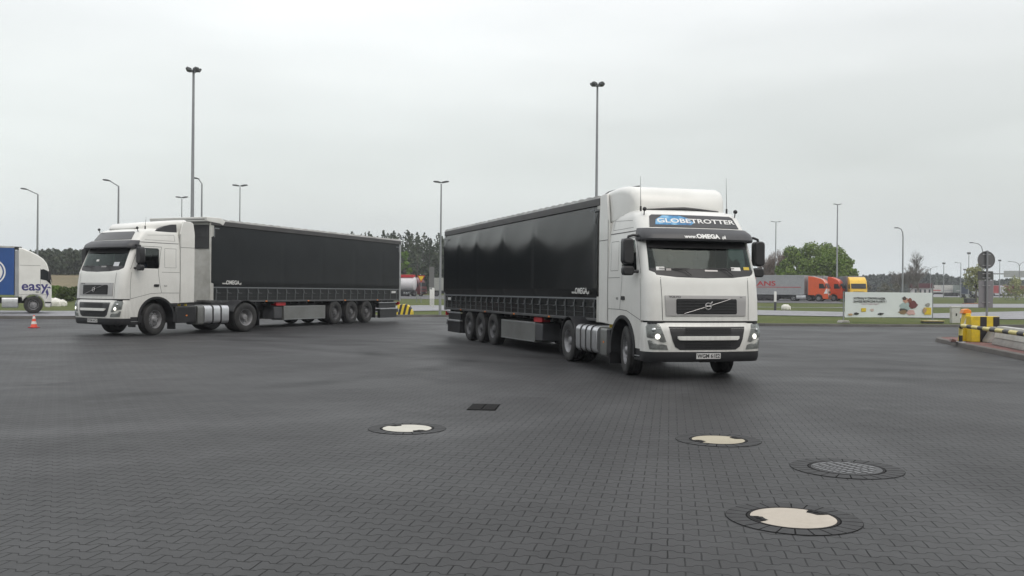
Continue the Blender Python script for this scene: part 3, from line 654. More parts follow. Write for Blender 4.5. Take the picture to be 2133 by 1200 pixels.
# ------------------------------------------------------------------ curtain-side semi-trailer
def make_trailer(label, loc, rz, scale, variant, L=13.8):
    t = thing('semi_trailer', label, 'trailer', loc, rz, scale=scale)
    near = -1 if variant == 'R' else 1
    cm = M['curtain'] if variant == 'R' else M['curtain2']
    zb, zt, zs = 1.07, 3.80, 1.56
    BO = .075 if variant == 'R' else .02
    for sg in (1, -1):
        mb = MB(); bm = mb.bm; nx, nz = 110, 34; bays = [0, 1.6, 4.3, 7.0, 9.6, 12.0, L]
        if variant == 'R': bays = [0, 4.2, 6.9, 9.6, 11.7, L]
        g = []
        for j in range(nz + 1):
            z = zs + (zt - zs) * j / nz; row = []
            for i in range(nx + 1):
                x = .02 + (L - .04) * i / nx
                for a, b in zip(bays, bays[1:]):
                    if a <= x <= b + 1e-6: q = (x - a) / (b - a); break
                k = (z - zs) / (zt - zs)
                k0 = .80 - .34 * math.sin(math.pi * q) ** .8; tq = max(0, (k - k0) / (1 - k0)); bulge = (.085 if variant == 'R' else .03) * (1 - tq * tq) * min(1, k * 12) * (1 - .22 * math.exp(-((min(x - a, b - x)) / .10) ** 2))
                rip = .002 * math.sin(x * 4 + z * 2.1) * math.sin(z * 2.7 + x) + .002 * math.sin(x * 2.1 - z * 2)
                row.append(bm.verts.new((-x, sg * (1.262 + bulge + rip), z)))
            g.append(row)
        for j in range(nz):
            for i in range(nx): bm.faces.new([g[j][i], g[j][i + 1], g[j + 1][i + 1], g[j + 1][i]])
        cur = mb.build('curtain', cm, t, smooth=60)
        mb = MB(); y = sorted((sg * 1.235, sg * 1.268)); mb.box(-L + .02, -.02, y[0], y[1], zb, zs); sk = mb.build('curtain_skirt', cm, t)
        y = sorted((sg * 1.262, sg * 1.280)); mb = MB(); mb.box(-L + .02, -.02, y[0], y[1], zs - .018, zs + .022); mb.build('piping', M['tape'], cur)
        mb = MB(); y = sorted((sg * 1.262, sg * 1.274))
        for z in (1.36, 1.22): mb.box(-L + .3, -.2, y[0], y[1], z, z + .012)
        mb.build('board_edge', M['frame'], sk)
        # lashing straps with buckles
        n = 23; st0 = None
        for k in range(n):
            x = -.30 - k * (L - .7) / (n - 1)
            if st0 is None:
                mb = MB(); yy = sorted((sg * 1.270, sg * 1.284))
                mb.box(-.022, .022, yy[0], yy[1], 1.10, zs); mb.box(-.034, .034, sorted((sg * 1.284, sg * 1.305))[0], sorted((sg * 1.284, sg * 1.305))[1], 1.36, 1.47)
                mb.quad([(-.02, sg * 1.288, 1.36), (-.26, sg * 1.276, 1.345), (-.26, sg * 1.276, 1.36), (-.02, sg * 1.288, 1.385)])
                st0 = mb.build('strap', M['strap'], t, loc=(x, 0, 0))
            else:
                c = put(st0, t, (x, 0, 0))
        mb = MB(); y = sorted((sg * 1.16, sg * 1.278)); mb.box(-L, 0, y[0], y[1], zb - .05, zb + .022); mb.build('side_rail', M['railgrey'], t, bevel=.01)
        mb = MB(); y = sorted((sg * 1.20, sg * 1.30)); mb.box(-L, 0, y[0], y[1], zt - .02, 3.955); mb.build('roof_rail', M['roofrail'], t, bevel=.012)
        # reflective corner marks and end tag
        mb = MB(); yy = sorted((sg * 1.285, sg * 1.288))
        for x0, x1, z0, z1 in ((-.42, -.14, 3.66, 3.70), (-.18, -.14, 3.36, 3.70)): mb.box(x0, x1, yy[0] + sg * BO, yy[1] + sg * BO, z0, z1)
        for x0, x1, z0, z1 in ((-L + .25, -L + .5, 3.62, 3.66), (-L + .22, -L + .25, 3.40, 3.66)): mb.box(x0, x1, yy[0] + sg * BO, yy[1] + sg * BO, z0, z1)
        mb.build('corner_mark', M['tape'], cur)
        mb = MB(); yy = sorted((sg * 1.270, sg * 1.274)); mb.box(-L + .45, -L + .85, yy[0], yy[1], 1.38, 1.48); mb.build('tag_plate', M['plate'], sk)
        s = 1 if sg > 0 else -1
        cx = -1.05
        y0 = 1.262 + .02
        lettering('www.', .10, lambda x, y, s=s: (cx - s * (x - .30) * 1.0, s * (y0 + BO), 1.68 + y), M['textgrey'], cur, sx=1.2, bold=.004)
        lettering('OMEGA', .20, lambda x, y, s=s: (cx - s * (x + .13), s * (y0 + BO), 1.68 + y), M['textgrey'], cur, sx=1.05, bold=.006)
        lettering('.pl', .10, lambda x, y, s=s: (cx - s * (x + .56), s * (y0 + BO), 1.68 + y), M['textgrey'], cur, sx=1.2, bold=.004)
    mb = MB(); bm = mb.bm; nx = 150; g = []
    rnd = random.Random(4)
    for i in range(nx + 1):
        x = -L * i / nx; e = abs(math.sin(i * math.pi / 5.0)); k = 4.0 + .028 * e + .006 * rnd.random()
        g.append([bm.verts.new((x, y, z)) for y, z in ((-1.29, 3.93), (-1.275, k), (-.6, 4.02 + .02 * e), (.6, 4.02 + .02 * e), (1.275, k), (1.29, 3.93))])
    for A, B in zip(g, g[1:]):
        for j in range(5): bm.faces.new([A[j], A[j + 1], B[j + 1], B[j]])
    mb.build('roof', M['tarp'], t, smooth=30)
    fw = MB(); fw.box(-.12, 0, -1.22, 1.22, 1.0, 3.93)
    w_ = fw.build('front_wall', M['wall'], t, bevel=.02)
    for y in (-1.25, 1.25):
        mb = MB(); mb.box(-.16, .02, y - .035, y + .035, 1.0, 3.99); mb.build('corner_post', M['wall'], t, bevel=.01)
        mb = MB(); mb.box(-L - .02, -L + .13, y - .045, y + .045, 1.0, 3.96); mb.build('corner_post', M['galv'], t, bevel=.01)
    if variant == 'L':
        mb = MB(); mb.box(.002, .03, -1.20, 1.20, 2.95, 3.80); mb.build('black_panel', M['lining'], w_)
        mb = MB(); mb.prism([(-.75, 3.965), (-.62, 3.80), (-.45, 3.86), (.22, 3.90), (.26, 4.06), (-.5, 4.07)], 'y', -1.31, 1.31); mb.build('roof_hood', M['white'], t, bevel=.02)
        mb = MB(); mb.tube([(.2, 1.2, 3.98), (.7, 1.0, 3.93), (1.2, .7, 3.86)], .014, 6); mb.build('roof_cable', M['black'], t)
    else:
        mb = MB(); mb.tube([(-.1, -1.2, 4.0), (.1, -1.1, 4.10), (.35, -.9, 4.17), (.7, -.6, 4.20)], .014, 6); mb.build('roof_cable', M['black'], t)
    mb = MB(); mb.box(-L - .005, -L + .06, -1.2, 1.2, 1.06, 3.90); rd = mb.build('rear_door', M['wall'], t, bevel=.01)
    mb = MB()
    for y in (-.9, -.3, .3, .9): mb.tube([(-L - .03, y, 1.1), (-L - .03, y, 3.85)], .014, 6)
    mb.box(-L - .012, -L - .006, -.01, .01, 1.08, 3.88); mb.build('door_rod', M['galv'], rd)
    mb = MB()
    for y in (-.55, .55):
        mb.box(-L + .1, -3.2, y - .05, y + .05, .66, 1.02); mb.box(-3.2, -.3, y - .05, y + .05, .88, 1.02)
    for k in range(24): mb.box(-.5 - k * .56, -.42 - k * .56, -1.16, 1.16, .94, 1.015)
    mb.box(-L, 0, -1.16, 1.16, 1.017, 1.055); mb.build('chassis_frame', M['frame'], t)
    for y in (-.95, .95):
        mb = MB(); mb.box(-2.75, -2.60, y - .08, y + .08, .42, 1.0); mb.box(-2.70, -2.65, y - .05, y + .05, .22, .46); mb.box(-2.82, -2.53, y - .14, y + .14, .20, .225); mb.prism([(-2.75, .85), (-2.75, .92), (-3.3, 1.0), (-3.3, .93)], 'y', y - .03, y + .03)
        mb.build('landing_leg', M['frame'], t)
    for sg in (1, -1):
        yy = sorted((sg * .60, sg * 1.22))
        mb = MB(); mb.box(-7.35, -4.42, yy[0], yy[1], .28, .85); pb = mb.build('pallet_box', M['box'], t, bevel=.015)
        mb = MB(); yb = sorted((sg * 1.221, sg * 1.229)); mb.box(-7.33, -4.44, yb[0], yb[1], .30, .315); mb.box(-7.33, -4.44, yb[0], yb[1], .815, .83); mb.build('box_rim', M['galv'], pb)
        mb = MB(); mb.box(-4.40, -3.85, yy[0], yy[1] - .06, .34, .83); mb.build('tool_box', M['dkgrey'], t, bevel=.03)
        mb = MB(); yb = sorted((sg * .95, sg * 1.20)); mb.prism(rr(-4.55, -3.92, .865, 1.0, .03), 'y', yb[0], yb[1]); mb.build('extinguisher_box', M['red'], t)
        for k in range(3): wheel('trailer', t, -8.1 - 1.31 * k, sg * 1.25, rim='rimdk')
        mb = MB(); yb = sorted((sg * .85, sg * 1.26))
        for k in range(3):
            mb.lathe([(.565, yb[0]), (.565, yb[1]), (.578, yb[1]), (.578, yb[0]), (.565, yb[0])], n=14, c=(-8.1 - 1.31 * k, 0, .52), a0=R(42), a1=R(138))
        mb.build('mudguard', M['black'], t)
        mb = MB(); yb = sorted((sg * 1.19, sg * 1.24)); mb.box(-L + .25, -11.85, yb[0], yb[1], .90, .955); mb.box(-L + .15, -11.95, yb[0], yb[1], .60, .66); ug = mb.build('side_guard', M['galv'], t, bevel=.01)
        mb = MB(); yb = sorted((sg * 1.05, sg * 1.20)); mb.box(-L + .2, -12.0, yb[0], yb[1], .20, .595); mb.box(-L + .3, -11.9, yb[0] , yb[1], .665, .895); mb.build('guard_panel', M['black'], ug, bevel=.01)
        mb = MB(); yb = sorted((sg * .75, sg * 1.24)); mb.box(-11.5, -11.48, yb[0], yb[1], .22, .85); mb.build('mudflap', M['black'], t)
        mb = MB(); mb.box(-L - .06, -L + .05, sorted((sg * .7, sg * 1.22))[0], sorted((sg * .7, sg * 1.22))[1], .80, .96); mb.build('tail_light', M['red'], t, bevel=.01)
        for x in (-3.2, -6.0, -8.8, -11.6):
            mb = MB(); yb = sorted((sg * 1.279, sg * 1.292)); mb.box(x - .05, x + .05, yb[0], yb[1], 1.03, 1.07); mb.build('side_marker', M['orange_l'], t)
    mb = MB(); mb.box(-L - .03, -L + .06, -1.2, 1.2, .45, .60)
    for y in (-.55, .55): mb.box(-L + .0, -L + .1, y - .04, y + .04, .58, .95)
    mb.build('underride_guard', M['galv'], t, bevel=.01)
    mb = MB()
    for k in range(3): mb.tube([(-8.1 - 1.31 * k, -1.0, .5), (-8.1 - 1.31 * k, 1.0, .5)], .075, 10)
    mb.build('axle', M['frame'], t)
    return t
M['railgrey'] = mat('side_rail_paint', (0.055, 0.057, 0.06), 0.5, dirt=(0.12, 0.115, 0.105), damt=0.4)
M['textgrey'] = mat('curtain_lettering', (0.62, 0.62, 0.60), 0.5)
random.seed(5)
make_tractor('white tractor unit coming head-on at right, lit headlights, blue roof sign reading GLOBETROTTER', (3.642, 17.074, 0), -1.311, 0.937, 'R')
make_trailer('black curtain-sided trailer behind the cab with the GLOBETROTTER sign', (3.08, 20.97, 0), -1.2283, 0.937, 'R')
make_tractor('white tractor unit at left seen from its driver side, plain grey panel above the visor', (-14.03, 30.90, 0), -2.151, 1.062, 'L')
make_trailer('black curtain-sided trailer at left with a white front wall', (-12.68, 35.48, 0), -1.9593, 1.062, 'L')

# ================================================================== THE SETTING
class NX:                                           # tiny node-expression helper
    def __init__(s, m): s.t = m.node_tree
    def v(s, op, *a, clamp=False):
        n = s.t.nodes.new('ShaderNodeMath'); n.operation = op; n.use_clamp = clamp
        for i, x in enumerate(a):
            if isinstance(x, (int, float)): n.inputs[i].default_value = x
            else: s.t.links.new(x, n.inputs[i])
        return n.outputs[0]
    def noise(s, vec, scale, detail=3, rough=.5, out=0):
        n = s.t.nodes.new('ShaderNodeTexNoise'); n.inputs['Scale'].default_value = scale; n.inputs['Detail'].default_value = detail; n.inputs['Roughness'].default_value = rough
        s.t.links.new(vec, n.inputs[0]); return n.outputs[out]
    def mr(s, x, a, b, c, d):
        n = s.t.nodes.new('ShaderNodeMapRange'); s.t.links.new(x, n.inputs[0])
        for i, q in enumerate((a, b, c, d)): n.inputs[i + 1].default_value = q
        return n.outputs[0]
    def mix(s, f, A, B):
        n = s.t.nodes.new('ShaderNodeMix'); n.data_type = 'RGBA'
        for i, x in ((0, f), (6, A), (7, B)):
            if isinstance(x, tuple): n.inputs[i].default_value = (*x, 1)
            elif isinstance(x, (int, float)): n.inputs[i].default_value = x
            else: s.t.links.new(x, n.inputs[i])
        return n.outputs[2]
def paving():
    m = bpy.data.materials.new('interlocking_paving'); m.use_nodes = True; t = m.node_tree; b = t.nodes['Principled BSDF']; X = NX(m)
    g = t.nodes.new('ShaderNodeNewGeometry'); mp = t.nodes.new('ShaderNodeMapping'); mp.vector_type = 'POINT'; t.links.new(g.outputs['Position'], mp.inputs[0])
    mp.inputs['Rotation'].default_value = (0, 0, R(9.7))
    wob = X.noise(g.outputs['Position'], 9.0, 2, .5, 1)
    sx = t.nodes.new('ShaderNodeSeparateXYZ'); t.links.new(mp.outputs[0], sx.inputs[0]); sw = t.nodes.new('ShaderNodeSeparateXYZ'); t.links.new(wob, sw.inputs[0])
    LX, LY = 0.205, 0.142
    U = X.v('ADD', X.v('DIVIDE', sx.outputs[0], LX), X.v('MULTIPLY', X.v('SUBTRACT', sw.outputs[0], .5), .06))
    V = X.v('ADD', X.v('DIVIDE', sx.outputs[1], LY), X.v('MULTIPLY', X.v('SUBTRACT', sw.outputs[1], .5), .09))
    def wave(u):                                   # trapezoid wave, period 1, centred on the brick ends
        q = X.v('ABSOLUTE', X.v('SUBTRACT', X.v('FRACT', X.v('ADD', u, .5)), .5))         # 0 at integer, .5 midway
        return X.v('MULTIPLY', X.v('SUBTRACT', .25, q), 8.0)
    k = X.v('ROUND', V); ub = X.v('ADD', U, X.v('MULTIPLY', k, .5))
    wv = X.v('MAXIMUM', X.v('MINIMUM', wave(ub), .5), -.5)
    f = X.v('ADD', X.v('SUBTRACT', V, k), X.v('MULTIPLY', wv, .24))
    row = X.v('SUBTRACT', k, X.v('LESS_THAN', f, 0.0)); ur = X.v('ADD', U, X.v('MULTIPLY', row, .5))
    dj1 = X.v('MULTIPLY', X.v('ABSOLUTE', f), LY)
    fr = X.v('SUBTRACT', X.v('FRACT', X.v('ADD', ur, .5)), .5); dj2 = X.v('MULTIPLY', X.v('ABSOLUTE', fr), LX)
    dj = X.v('MINIMUM', dj1, dj2); joint = X.mr(dj, .0018, .0075, 1.0, 0.0)
    cell = t.nodes.new('ShaderNodeCombineXYZ'); t.links.new(X.v('ROUND', ur), cell.inputs[0]); t.links.new(row, cell.inputs[1])
    wn = t.nodes.new('ShaderNodeTexWhiteNoise'); t.links.new(cell.outputs[0], wn.inputs[0])
    br = X.mr(wn.outputs[0], 0, 1, .90, 1.10)
    big = X.mr(X.noise(g.outputs['Position'], .22, 5, .55), .3, .7, .88, 1.12)
    mid = X.mr(X.noise(g.outputs['Position'], 1.1, 4, .6), .3, .7, .93, 1.07)
    fine = X.mr(X.noise(g.outputs['Position'], 60, 3, .6), .3, .7, .92, 1.08)
    k_ = X.v('MULTIPLY', X.v('MULTIPLY', br, big), X.v('MULTIPLY', mid, fine))
    # tyre sweeps: worn arcs left by turning lorries
    sp_ = t.nodes.new('ShaderNodeSeparateXYZ'); t.links.new(g.outputs['Position'], sp_.inputs[0])
    def arc(cx, cy, r, w, amp, nz):
        dx = X.v('SUBTRACT', sp_.outputs[0], cx); dy = X.v('SUBTRACT', sp_.outputs[1], cy)
        d = X.v('SQRT', X.v('ADD', X.v('MULTIPLY', dx, dx), X.v('MULTIPLY', dy, dy)))
        e = X.v('ABSOLUTE', X.v('SUBTRACT', d, r)); fall = X.mr(e, w * .3, w, 1.0, 0.0)
        return X.v('MULTIPLY', X.v('MULTIPLY', fall, amp), X.mr(nz, .4, .6, .2, 1.0))
    nz = X.noise(g.outputs['Position'], .35, 3, .6); tot = None
    for a in ((-9, 20, 10.5, .55, .22), (-9, 20, 12.6, .55, .24), (-10.5, 22, 9.4, .5, -.28), (-10.5, 22, 7.2, .5, -.25), (-16, 10, 17.5, .6, .20), (-16, 10, 19.6, .6, .2), (22, 36, 22.5, .6, .2), (22, 36, 24.6, .6, .22), (22, 36, 19.5, .6, -.25), (14, 44, 25, .7, -.25), (14, 44, 27.2, .6, -.22), (-4, 52, 22, .6, .2), (-4, 52, 24.2, .6, .2)):
        q = arc(*a, nz); tot = q if tot is None else X.v('ADD', tot, q)
    k_ = X.v('MULTIPLY', k_, X.v('ADD', 1.0, tot))
    # oil and damp patches
    pt = X.mr(X.noise(g.outputs['Position'], .55, 6, .65), .60, .72, 0, 1)
    base = t.nodes.new('ShaderNodeVectorMath'); base.operation = 'SCALE'; base.inputs[0].default_value = PAVE_COL; t.links.new(k_, base.inputs['Scale'])
    c1 = X.mix(X.v('MULTIPLY', pt, .22), base.outputs[0], (.030, .030, .032))
    jam = X.mr(X.noise(g.outputs['Position'], 2.5, 3), .3, .7, .50, .98)
    c2 = X.mix(X.v('MULTIPLY', joint, jam), c1, (.008, .008, .008))
    t.links.new(c2, b.inputs['Base Color'])
    ro = X.mr(X.noise(g.outputs['Position'], .28, 5, .6), .35, .65, .45, .58)
    t.links.new(X.v('SUBTRACT', ro, X.v('MULTIPLY', pt, .08)), b.inputs['Roughness'])
    t.links.new(X.v('MULTIPLY', X.mr(X.v('MULTIPLY', joint, jam), 0, 1, .21, .03), X.v('ADD', 1.0, X.v('MULTIPLY', tot, 1.3))), b.inputs['Specular IOR Level'])
    hh = X.v('SUBTRACT', X.v('MULTIPLY', X.noise(g.outputs['Position'], 45, 3), .25), joint)
    hh = X.v('ADD', hh, X.v('MULTIPLY', wn.outputs[0], .35))
    bp = t.nodes.new('ShaderNodeBump'); bp.inputs['Strength'].default_value = .45; bp.inputs['Distance'].default_value = .006; t.links.new(hh, bp.inputs['Height']); t.links.new(bp.outputs[0], b.inputs['Normal'])
    return m
PAVE_COL = (.036, .036, .037)
M['paving'] = paving()
def ground_mat(name, cols, s1=.25, s2=6.0, rough=.95):
    m = bpy.data.materials.new(name); m.use_nodes = True; t = m.node_tree; b = t.nodes['Principled BSDF']; X = NX(m)
    g = t.nodes.new('ShaderNodeNewGeometry'); P = g.outputs['Position']
    a = X.mr(X.noise(P, s1, 6, .6), .38, .62, 0, 1); c = X.mr(X.noise(P, s2, 4, .6), .35, .65, .75, 1.25)
    mx = X.mix(a, cols[0], cols[1]); d = X.mr(X.noise(P, s1 * 3.3, 5, .65), .56, .68, 0, .8); mx = X.mix(d, mx, cols[2])
    sc_ = t.nodes.new('ShaderNodeVectorMath'); sc_.operation = 'SCALE'; t.links.new(mx, sc_.inputs[0]); t.links.new(c, sc_.inputs['Scale'])
    t.links.new(sc_.outputs[0], b.inputs['Base Color']); b.inputs['Roughness'].default_value = rough; b.inputs['Specular IOR Level'].default_value = .2
    return m
M['grass'] = ground_mat('grass_ground', ((.055, .080, .014), (.085, .098, .024), (.115, .100, .048)))
M['dry'] = ground_mat('dry_field', ((.20, .16, .10), (.15, .13, .075), (.09, .11, .04)), .08, 1.5)
M['road'] = ground_mat('wet_sheen_asphalt', ((.26, .26, .27), (.22, .22, .235), (.19, .19, .20)), .15, 3, .6)  # asphalt with its wet grazing sheen put into a pale base colour
M['lot'] = ground_mat('grey_asphalt', ((.12, .12, .125), (.10, .10, .105), (.14, .14, .14)), .15, 3, .7)

def sheet(name, xs, ys, z, m, label=None):
    mb = MB(); g = [[mb.bm.verts.new((x, y, G(x, y) + z)) for x in xs] for y in ys]
    for A, B in zip(g, g[1:]):
        for i in range(len(A) - 1): mb.bm.faces.new([A[i], A[i + 1], B[i + 1], B[i]])
    return tag(mb.build(name, m, None, smooth=60, weld=False), kind='structure')
ys = [-110, -60, -20, 0, 20, 40] + [50 + 5 * i for i in range(40)] + [260 + 20 * i for i in range(10)] + [500, 650, 800, 890]
xs = [-890, -600, -400, -300] + [-240 + 6 * i for i in range(86)] + [300, 400, 600, 890]
sheet('ground', xs, ys, -.03, M['grass'])
def ribbon(name, near, far, z, m, n=60):
    def at(P, t):
        L = [0]
        for a, b in zip(P, P[1:]): L.append(L[-1] + math.hypot(b[0] - a[0], b[1] - a[1]))
        d = t * L[-1]
        for i in range(len(P) - 1):
            if d <= L[i + 1] + 1e-9: q = (d - L[i]) / (L[i + 1] - L[i]); return (P[i][0] + (P[i + 1][0] - P[i][0]) * q, P[i][1] + (P[i + 1][1] - P[i][1]) * q)
    mb = MB(); rows = []
    for i in range(n + 1):
        a, b = at(near, i / n), at(far, i / n); rows.append([mb.bm.verts.new((a[0] + (b[0] - a[0]) * k / 4, a[1] + (b[1] - a[1]) * k / 4, G(a[0] + (b[0] - a[0]) * k / 4, a[1] + (b[1] - a[1]) * k / 4) + z)) for k in range(5)])
    for A, B in zip(rows, rows[1:]):
        for k in range(4): mb.bm.faces.new([A[k], B[k], B[k + 1], A[k + 1]])
    return tag(mb.build(name, m, None, smooth=60, weld=False), kind='structure')
KP = [(-70, 44.5), (-34, 45.8), (-25.5, 46.2), (-21, 46.8), (-12, 50.5), (-8.5, 55.5), (-5, 57), (2, 56.5), (7, 52), (10, 48), (12.7, 46.2), (20, 46.8), (24, 47.4), (50, 52), (80, 58)]
mb = MB(); top = [mb.bm.verts.new((x, y, 0)) for x, y in KP]; bot = [mb.bm.verts.new((x, -14, 0)) for x, y in KP]
for i in range(len(KP) - 1): mb.bm.faces.new([bot[i], bot[i + 1], top[i + 1], top[i]])
tag(mb.build('yard_pavement', M['paving'], None, smooth=0), kind='structure')
def kerb(name, P, w, h, m, inner=0.0):
    mb = MB(); n = len(P); L = []
    for i, p in enumerate(P):
        a = Vector(P[max(i - 1, 0)]); b = Vector(P[min(i + 1, n - 1)]); d = (b - a).normalized(); nn = Vector((-d.y, d.x)); L.append((Vector(p), nn))
    rows = [[mb.bm.verts.new((q.x, q.y, z)) for q, z in ((p, -.02), (p + nn * .015, h - .015), (p + nn * .03, h), (p + nn * w, h), (p + nn * w, -.05))] for p, nn in L]
    for A, B in zip(rows, rows[1:]):
        for k in range(4): mb.bm.faces.new([A[k], B[k], B[k + 1], A[k + 1]])
    mb.bm.faces.new(rows[0]); mb.bm.faces.new(rows[-1][::-1])
    return mb.build(name, m, None, smooth=20)
M['kerb'] = mat('kerb_concrete', (.12, .115, .108), .85, noise=.15, nscale=1.5, dirt=(.07, .068, .06), dscale=1.2, damt=.8)
tag(kerb('kerb', KP, .22, .13, M['kerb']), kind='structure')
ribbon('road', [(-90, 48.5), (-34, 50), (-25, 51.3), (-14, 58), (-6, 70), (18, 66), (33, 61.5), (45, 65), (70, 72), (110, 90)], [(-90, 60), (-34, 60), (-28, 60.5), (-16, 73), (-8, 89), (16, 84), (33, 74), (50, 88), (75, 96), (120, 115)], .012, M['road'])
ribbon('road', [(8, 92), (34, 93.5), (46, 101), (90, 112), (170, 130)], [(8, 93), (34, 95), (46, 122), (90, 140), (170, 165)], .012, M['road'])
ribbon('parking_lot', [(-30, 128), (0, 127), (20, 124), (44, 122), (46, 128)], [(-40, 175), (0, 175), (20, 175), (50, 175), (60, 175)], .016, M['lot'])
ribbon('parking_lot', [(60, 225), (110, 245), (230, 300)], [(90, 420), (160, 440), (330, 480)], .012, M['road'])
ribbon('dry_field', [(-125, 118), (-90, 112), (-62, 116), (-56, 130)], [(-170, 240), (-120, 240), (-90, 240), (-70, 240)], .02, M['dry'])

# ------------------------------------------------------------------ vegetation
def folmat(name, a, b, c, sc=.25, rough=.8):
    m = bpy.data.materials.new(name); m.use_nodes = True; t = m.node_tree; p = t.nodes['Principled BSDF']; X = NX(m)
    g = t.nodes.new('ShaderNodeNewGeometry'); P = g.outputs['Position']
    f1 = X.mr(X.noise(P, sc, 4, .6), .35, .65, 0, 1); f2 = X.mr(X.noise(P, sc * 9, 2, .6), .4, .7, 0, .7)
    t.links.new(X.mix(f2, X.mix(f1, a, b), c), p.inputs['Base Color']); p.inputs['Roughness'].default_value = rough; p.inputs['Specular IOR Level'].default_value = .15
    return m
M['pine'] = folmat('pine_needles', (.034, .050, .030), (.052, .068, .038), (.070, .078, .045), .12)
M['pinefar'] = folmat('hazed_pine', (.040, .055, .042), (.055, .070, .050), (.06, .07, .055), .06)  # bluer, greyer pine: the haze of distance is put into the colour
M['leaf'] = folmat('spring_leaves', (.095, .165, .028), (.14, .205, .045), (.18, .22, .06), .3)
M['leafdk'] = folmat('shrub_leaves', (.035, .060, .018), (.060, .085, .025), (.09, .11, .03), .5)
M['willow'] = folmat('willow_leaves', (.22, .25, .10), (.28, .29, .14), (.33, .32, .18), .3)
M['leafbr'] = folmat('lime_leaves', (.09, .17, .02), (.13, .20, .03), (.08, .14, .02), .3)
M['bark'] = mat('bark', (.085, .075, .065), .9, noise=.3, nscale=4)
M['twig'] = mat('bare_twigs', (.14, .125, .11), .9, noise=.2, nscale=2)
M['twigr'] = mat('reddish_twigs', (.21, .165, .14), .9, noise=.2, nscale=2)
M['stone'] = mat('pale_stone', (.68, .67, .62), .9, noise=.12, nscale=4, bump=.3, bscale=8)
def leafquad(bm, c, s, rnd, mi=0):
    a = Vector((rnd.gauss(0, 1), rnd.gauss(0, 1), rnd.gauss(0, .8))).normalized(); b = a.orthogonal().normalized(); b.rotate(Matrix.Rotation(rnd.uniform(0, 6.28), 3, a)); d = a.cross(b)
    c = Vector(c); s1 = s * rnd.uniform(.6, 1.3); s2 = s * rnd.uniform(.5, 1.1)
    f = bm.faces.new([bm.verts.new(c + b * s1), bm.verts.new(c + d * s2), bm.verts.new(c - b * s1 * .8), bm.verts.new(c - d * s2)]); f.material_index = mi
def forest(name, trees, m, seed, cl=1.0, n=150, kind='stuff'):
    rnd = random.Random(seed); mb = MB(); bm = mb.bm
    for (x, y, h, wd) in trees:
        z0 = G(x, y); mb.tube([(x, y, z0 - .3), (x + rnd.uniform(-.3, .3), y, z0 + h * .85)], [.16, .06], 4, 1, False)
        sh = rnd.uniform(.75, 1.35); px = rnd.uniform(-.35, .35)
        for k in range(n):
            t = rnd.random() ** .8; q = rnd.uniform(0, 6.28)
            prof = (min(1, (1 - t) * 2.6) ** .75) * (.55 + .45 * min(1, t * 4)) * sh
            r = wd * prof * math.sqrt(rnd.random()); lump = 1 + .3 * math.sin(q * 3 + t * 11 + px * 9)
            leafquad(bm, (x + px + r * lump * math.cos(q), y + r * lump * math.sin(q), z0 + h * (.06 + .94 * t)), cl * (.6 + .6 * (1 - t)), rnd)
    return tag(mb.build(name, [m, M['bark']], None, smooth=0, weld=False), kind=kind)
def itp(P, x):
    if x <= P[0][0]: return P[0][1]
    for a, b in zip(P, P[1:]):
        if x <= b[0]: return a[1] + (b[1] - a[1]) * (x - a[0]) / (b[0] - a[0])
    return P[-1][1]
rnd = random.Random(11); TT = []
prof = [(-300, 515), (0, 517), (75, 519), (130, 514), (170, 516), (250, 506), (500, 498), (740, 491), (800, 486), (860, 485), (915, 491), (1000, 498), (1250, 512), (1500, 530), (1560, 545)]
for row in range(5):
    D = 212 + row * 7; u = -320
    while u < 1540:
        dd = D + rnd.uniform(-3, 3); p = gd(u, dd); ht = zat(u, itp(prof, u) + 6, dd) - p.z
        k = rnd.uniform(.80, 1.10) if rnd.random() < .8 else rnd.uniform(1.0, 1.13)
        TT.append((p.x, p.y, ht * k, rnd.uniform(1.6, 2.6))); u += rnd.uniform(11, 24)
forest('pine_forest', TT, M['pine'], 3, .42, 330)
tag(bpy.data.objects['pine_forest'], 'dark pine wood rising behind the trailers at left and centre')
TT = []
for row in range(4):
    D = 430 + row * 12; u = 1500
    while u < 2400:
        dd = D + rnd.uniform(-4, 4); p = gd(u, dd); pv = itp([(1500, 560), (1770, 574), (1840, 572), (1960, 571), (2010, 580), (2060, 583), (2133, 580), (2400, 575)], u)
        ht = zat(u, pv + 1, dd) - p.z; TT.append((p.x, p.y, ht * rnd.uniform(.82, 1.06), rnd.uniform(2.5, 4.2))); u += rnd.uniform(6, 13)
o = forest('pine_forest', TT, M['pinefar'], 5, 1.3, 90); tag(o, 'low dark tree line on the horizon at right')
TT = []
for k in range(260):                               # added wood behind the camera, out of view, to darken reflections and truck sides
    a = rnd.uniform(R(120), R(420)); 
    x = rnd.uniform(-95, 95); y = -62 + rnd.uniform(-9, 4) - abs(x) * -.25; TT.append((x, y, rnd.uniform(9, 13), rnd.uniform(2.5, 3.6)))
o = forest('pine_forest', TT, M['pine'], 7, 1.1, 110); tag(o, 'added wood behind the photographer, unseen, for dark reflections')

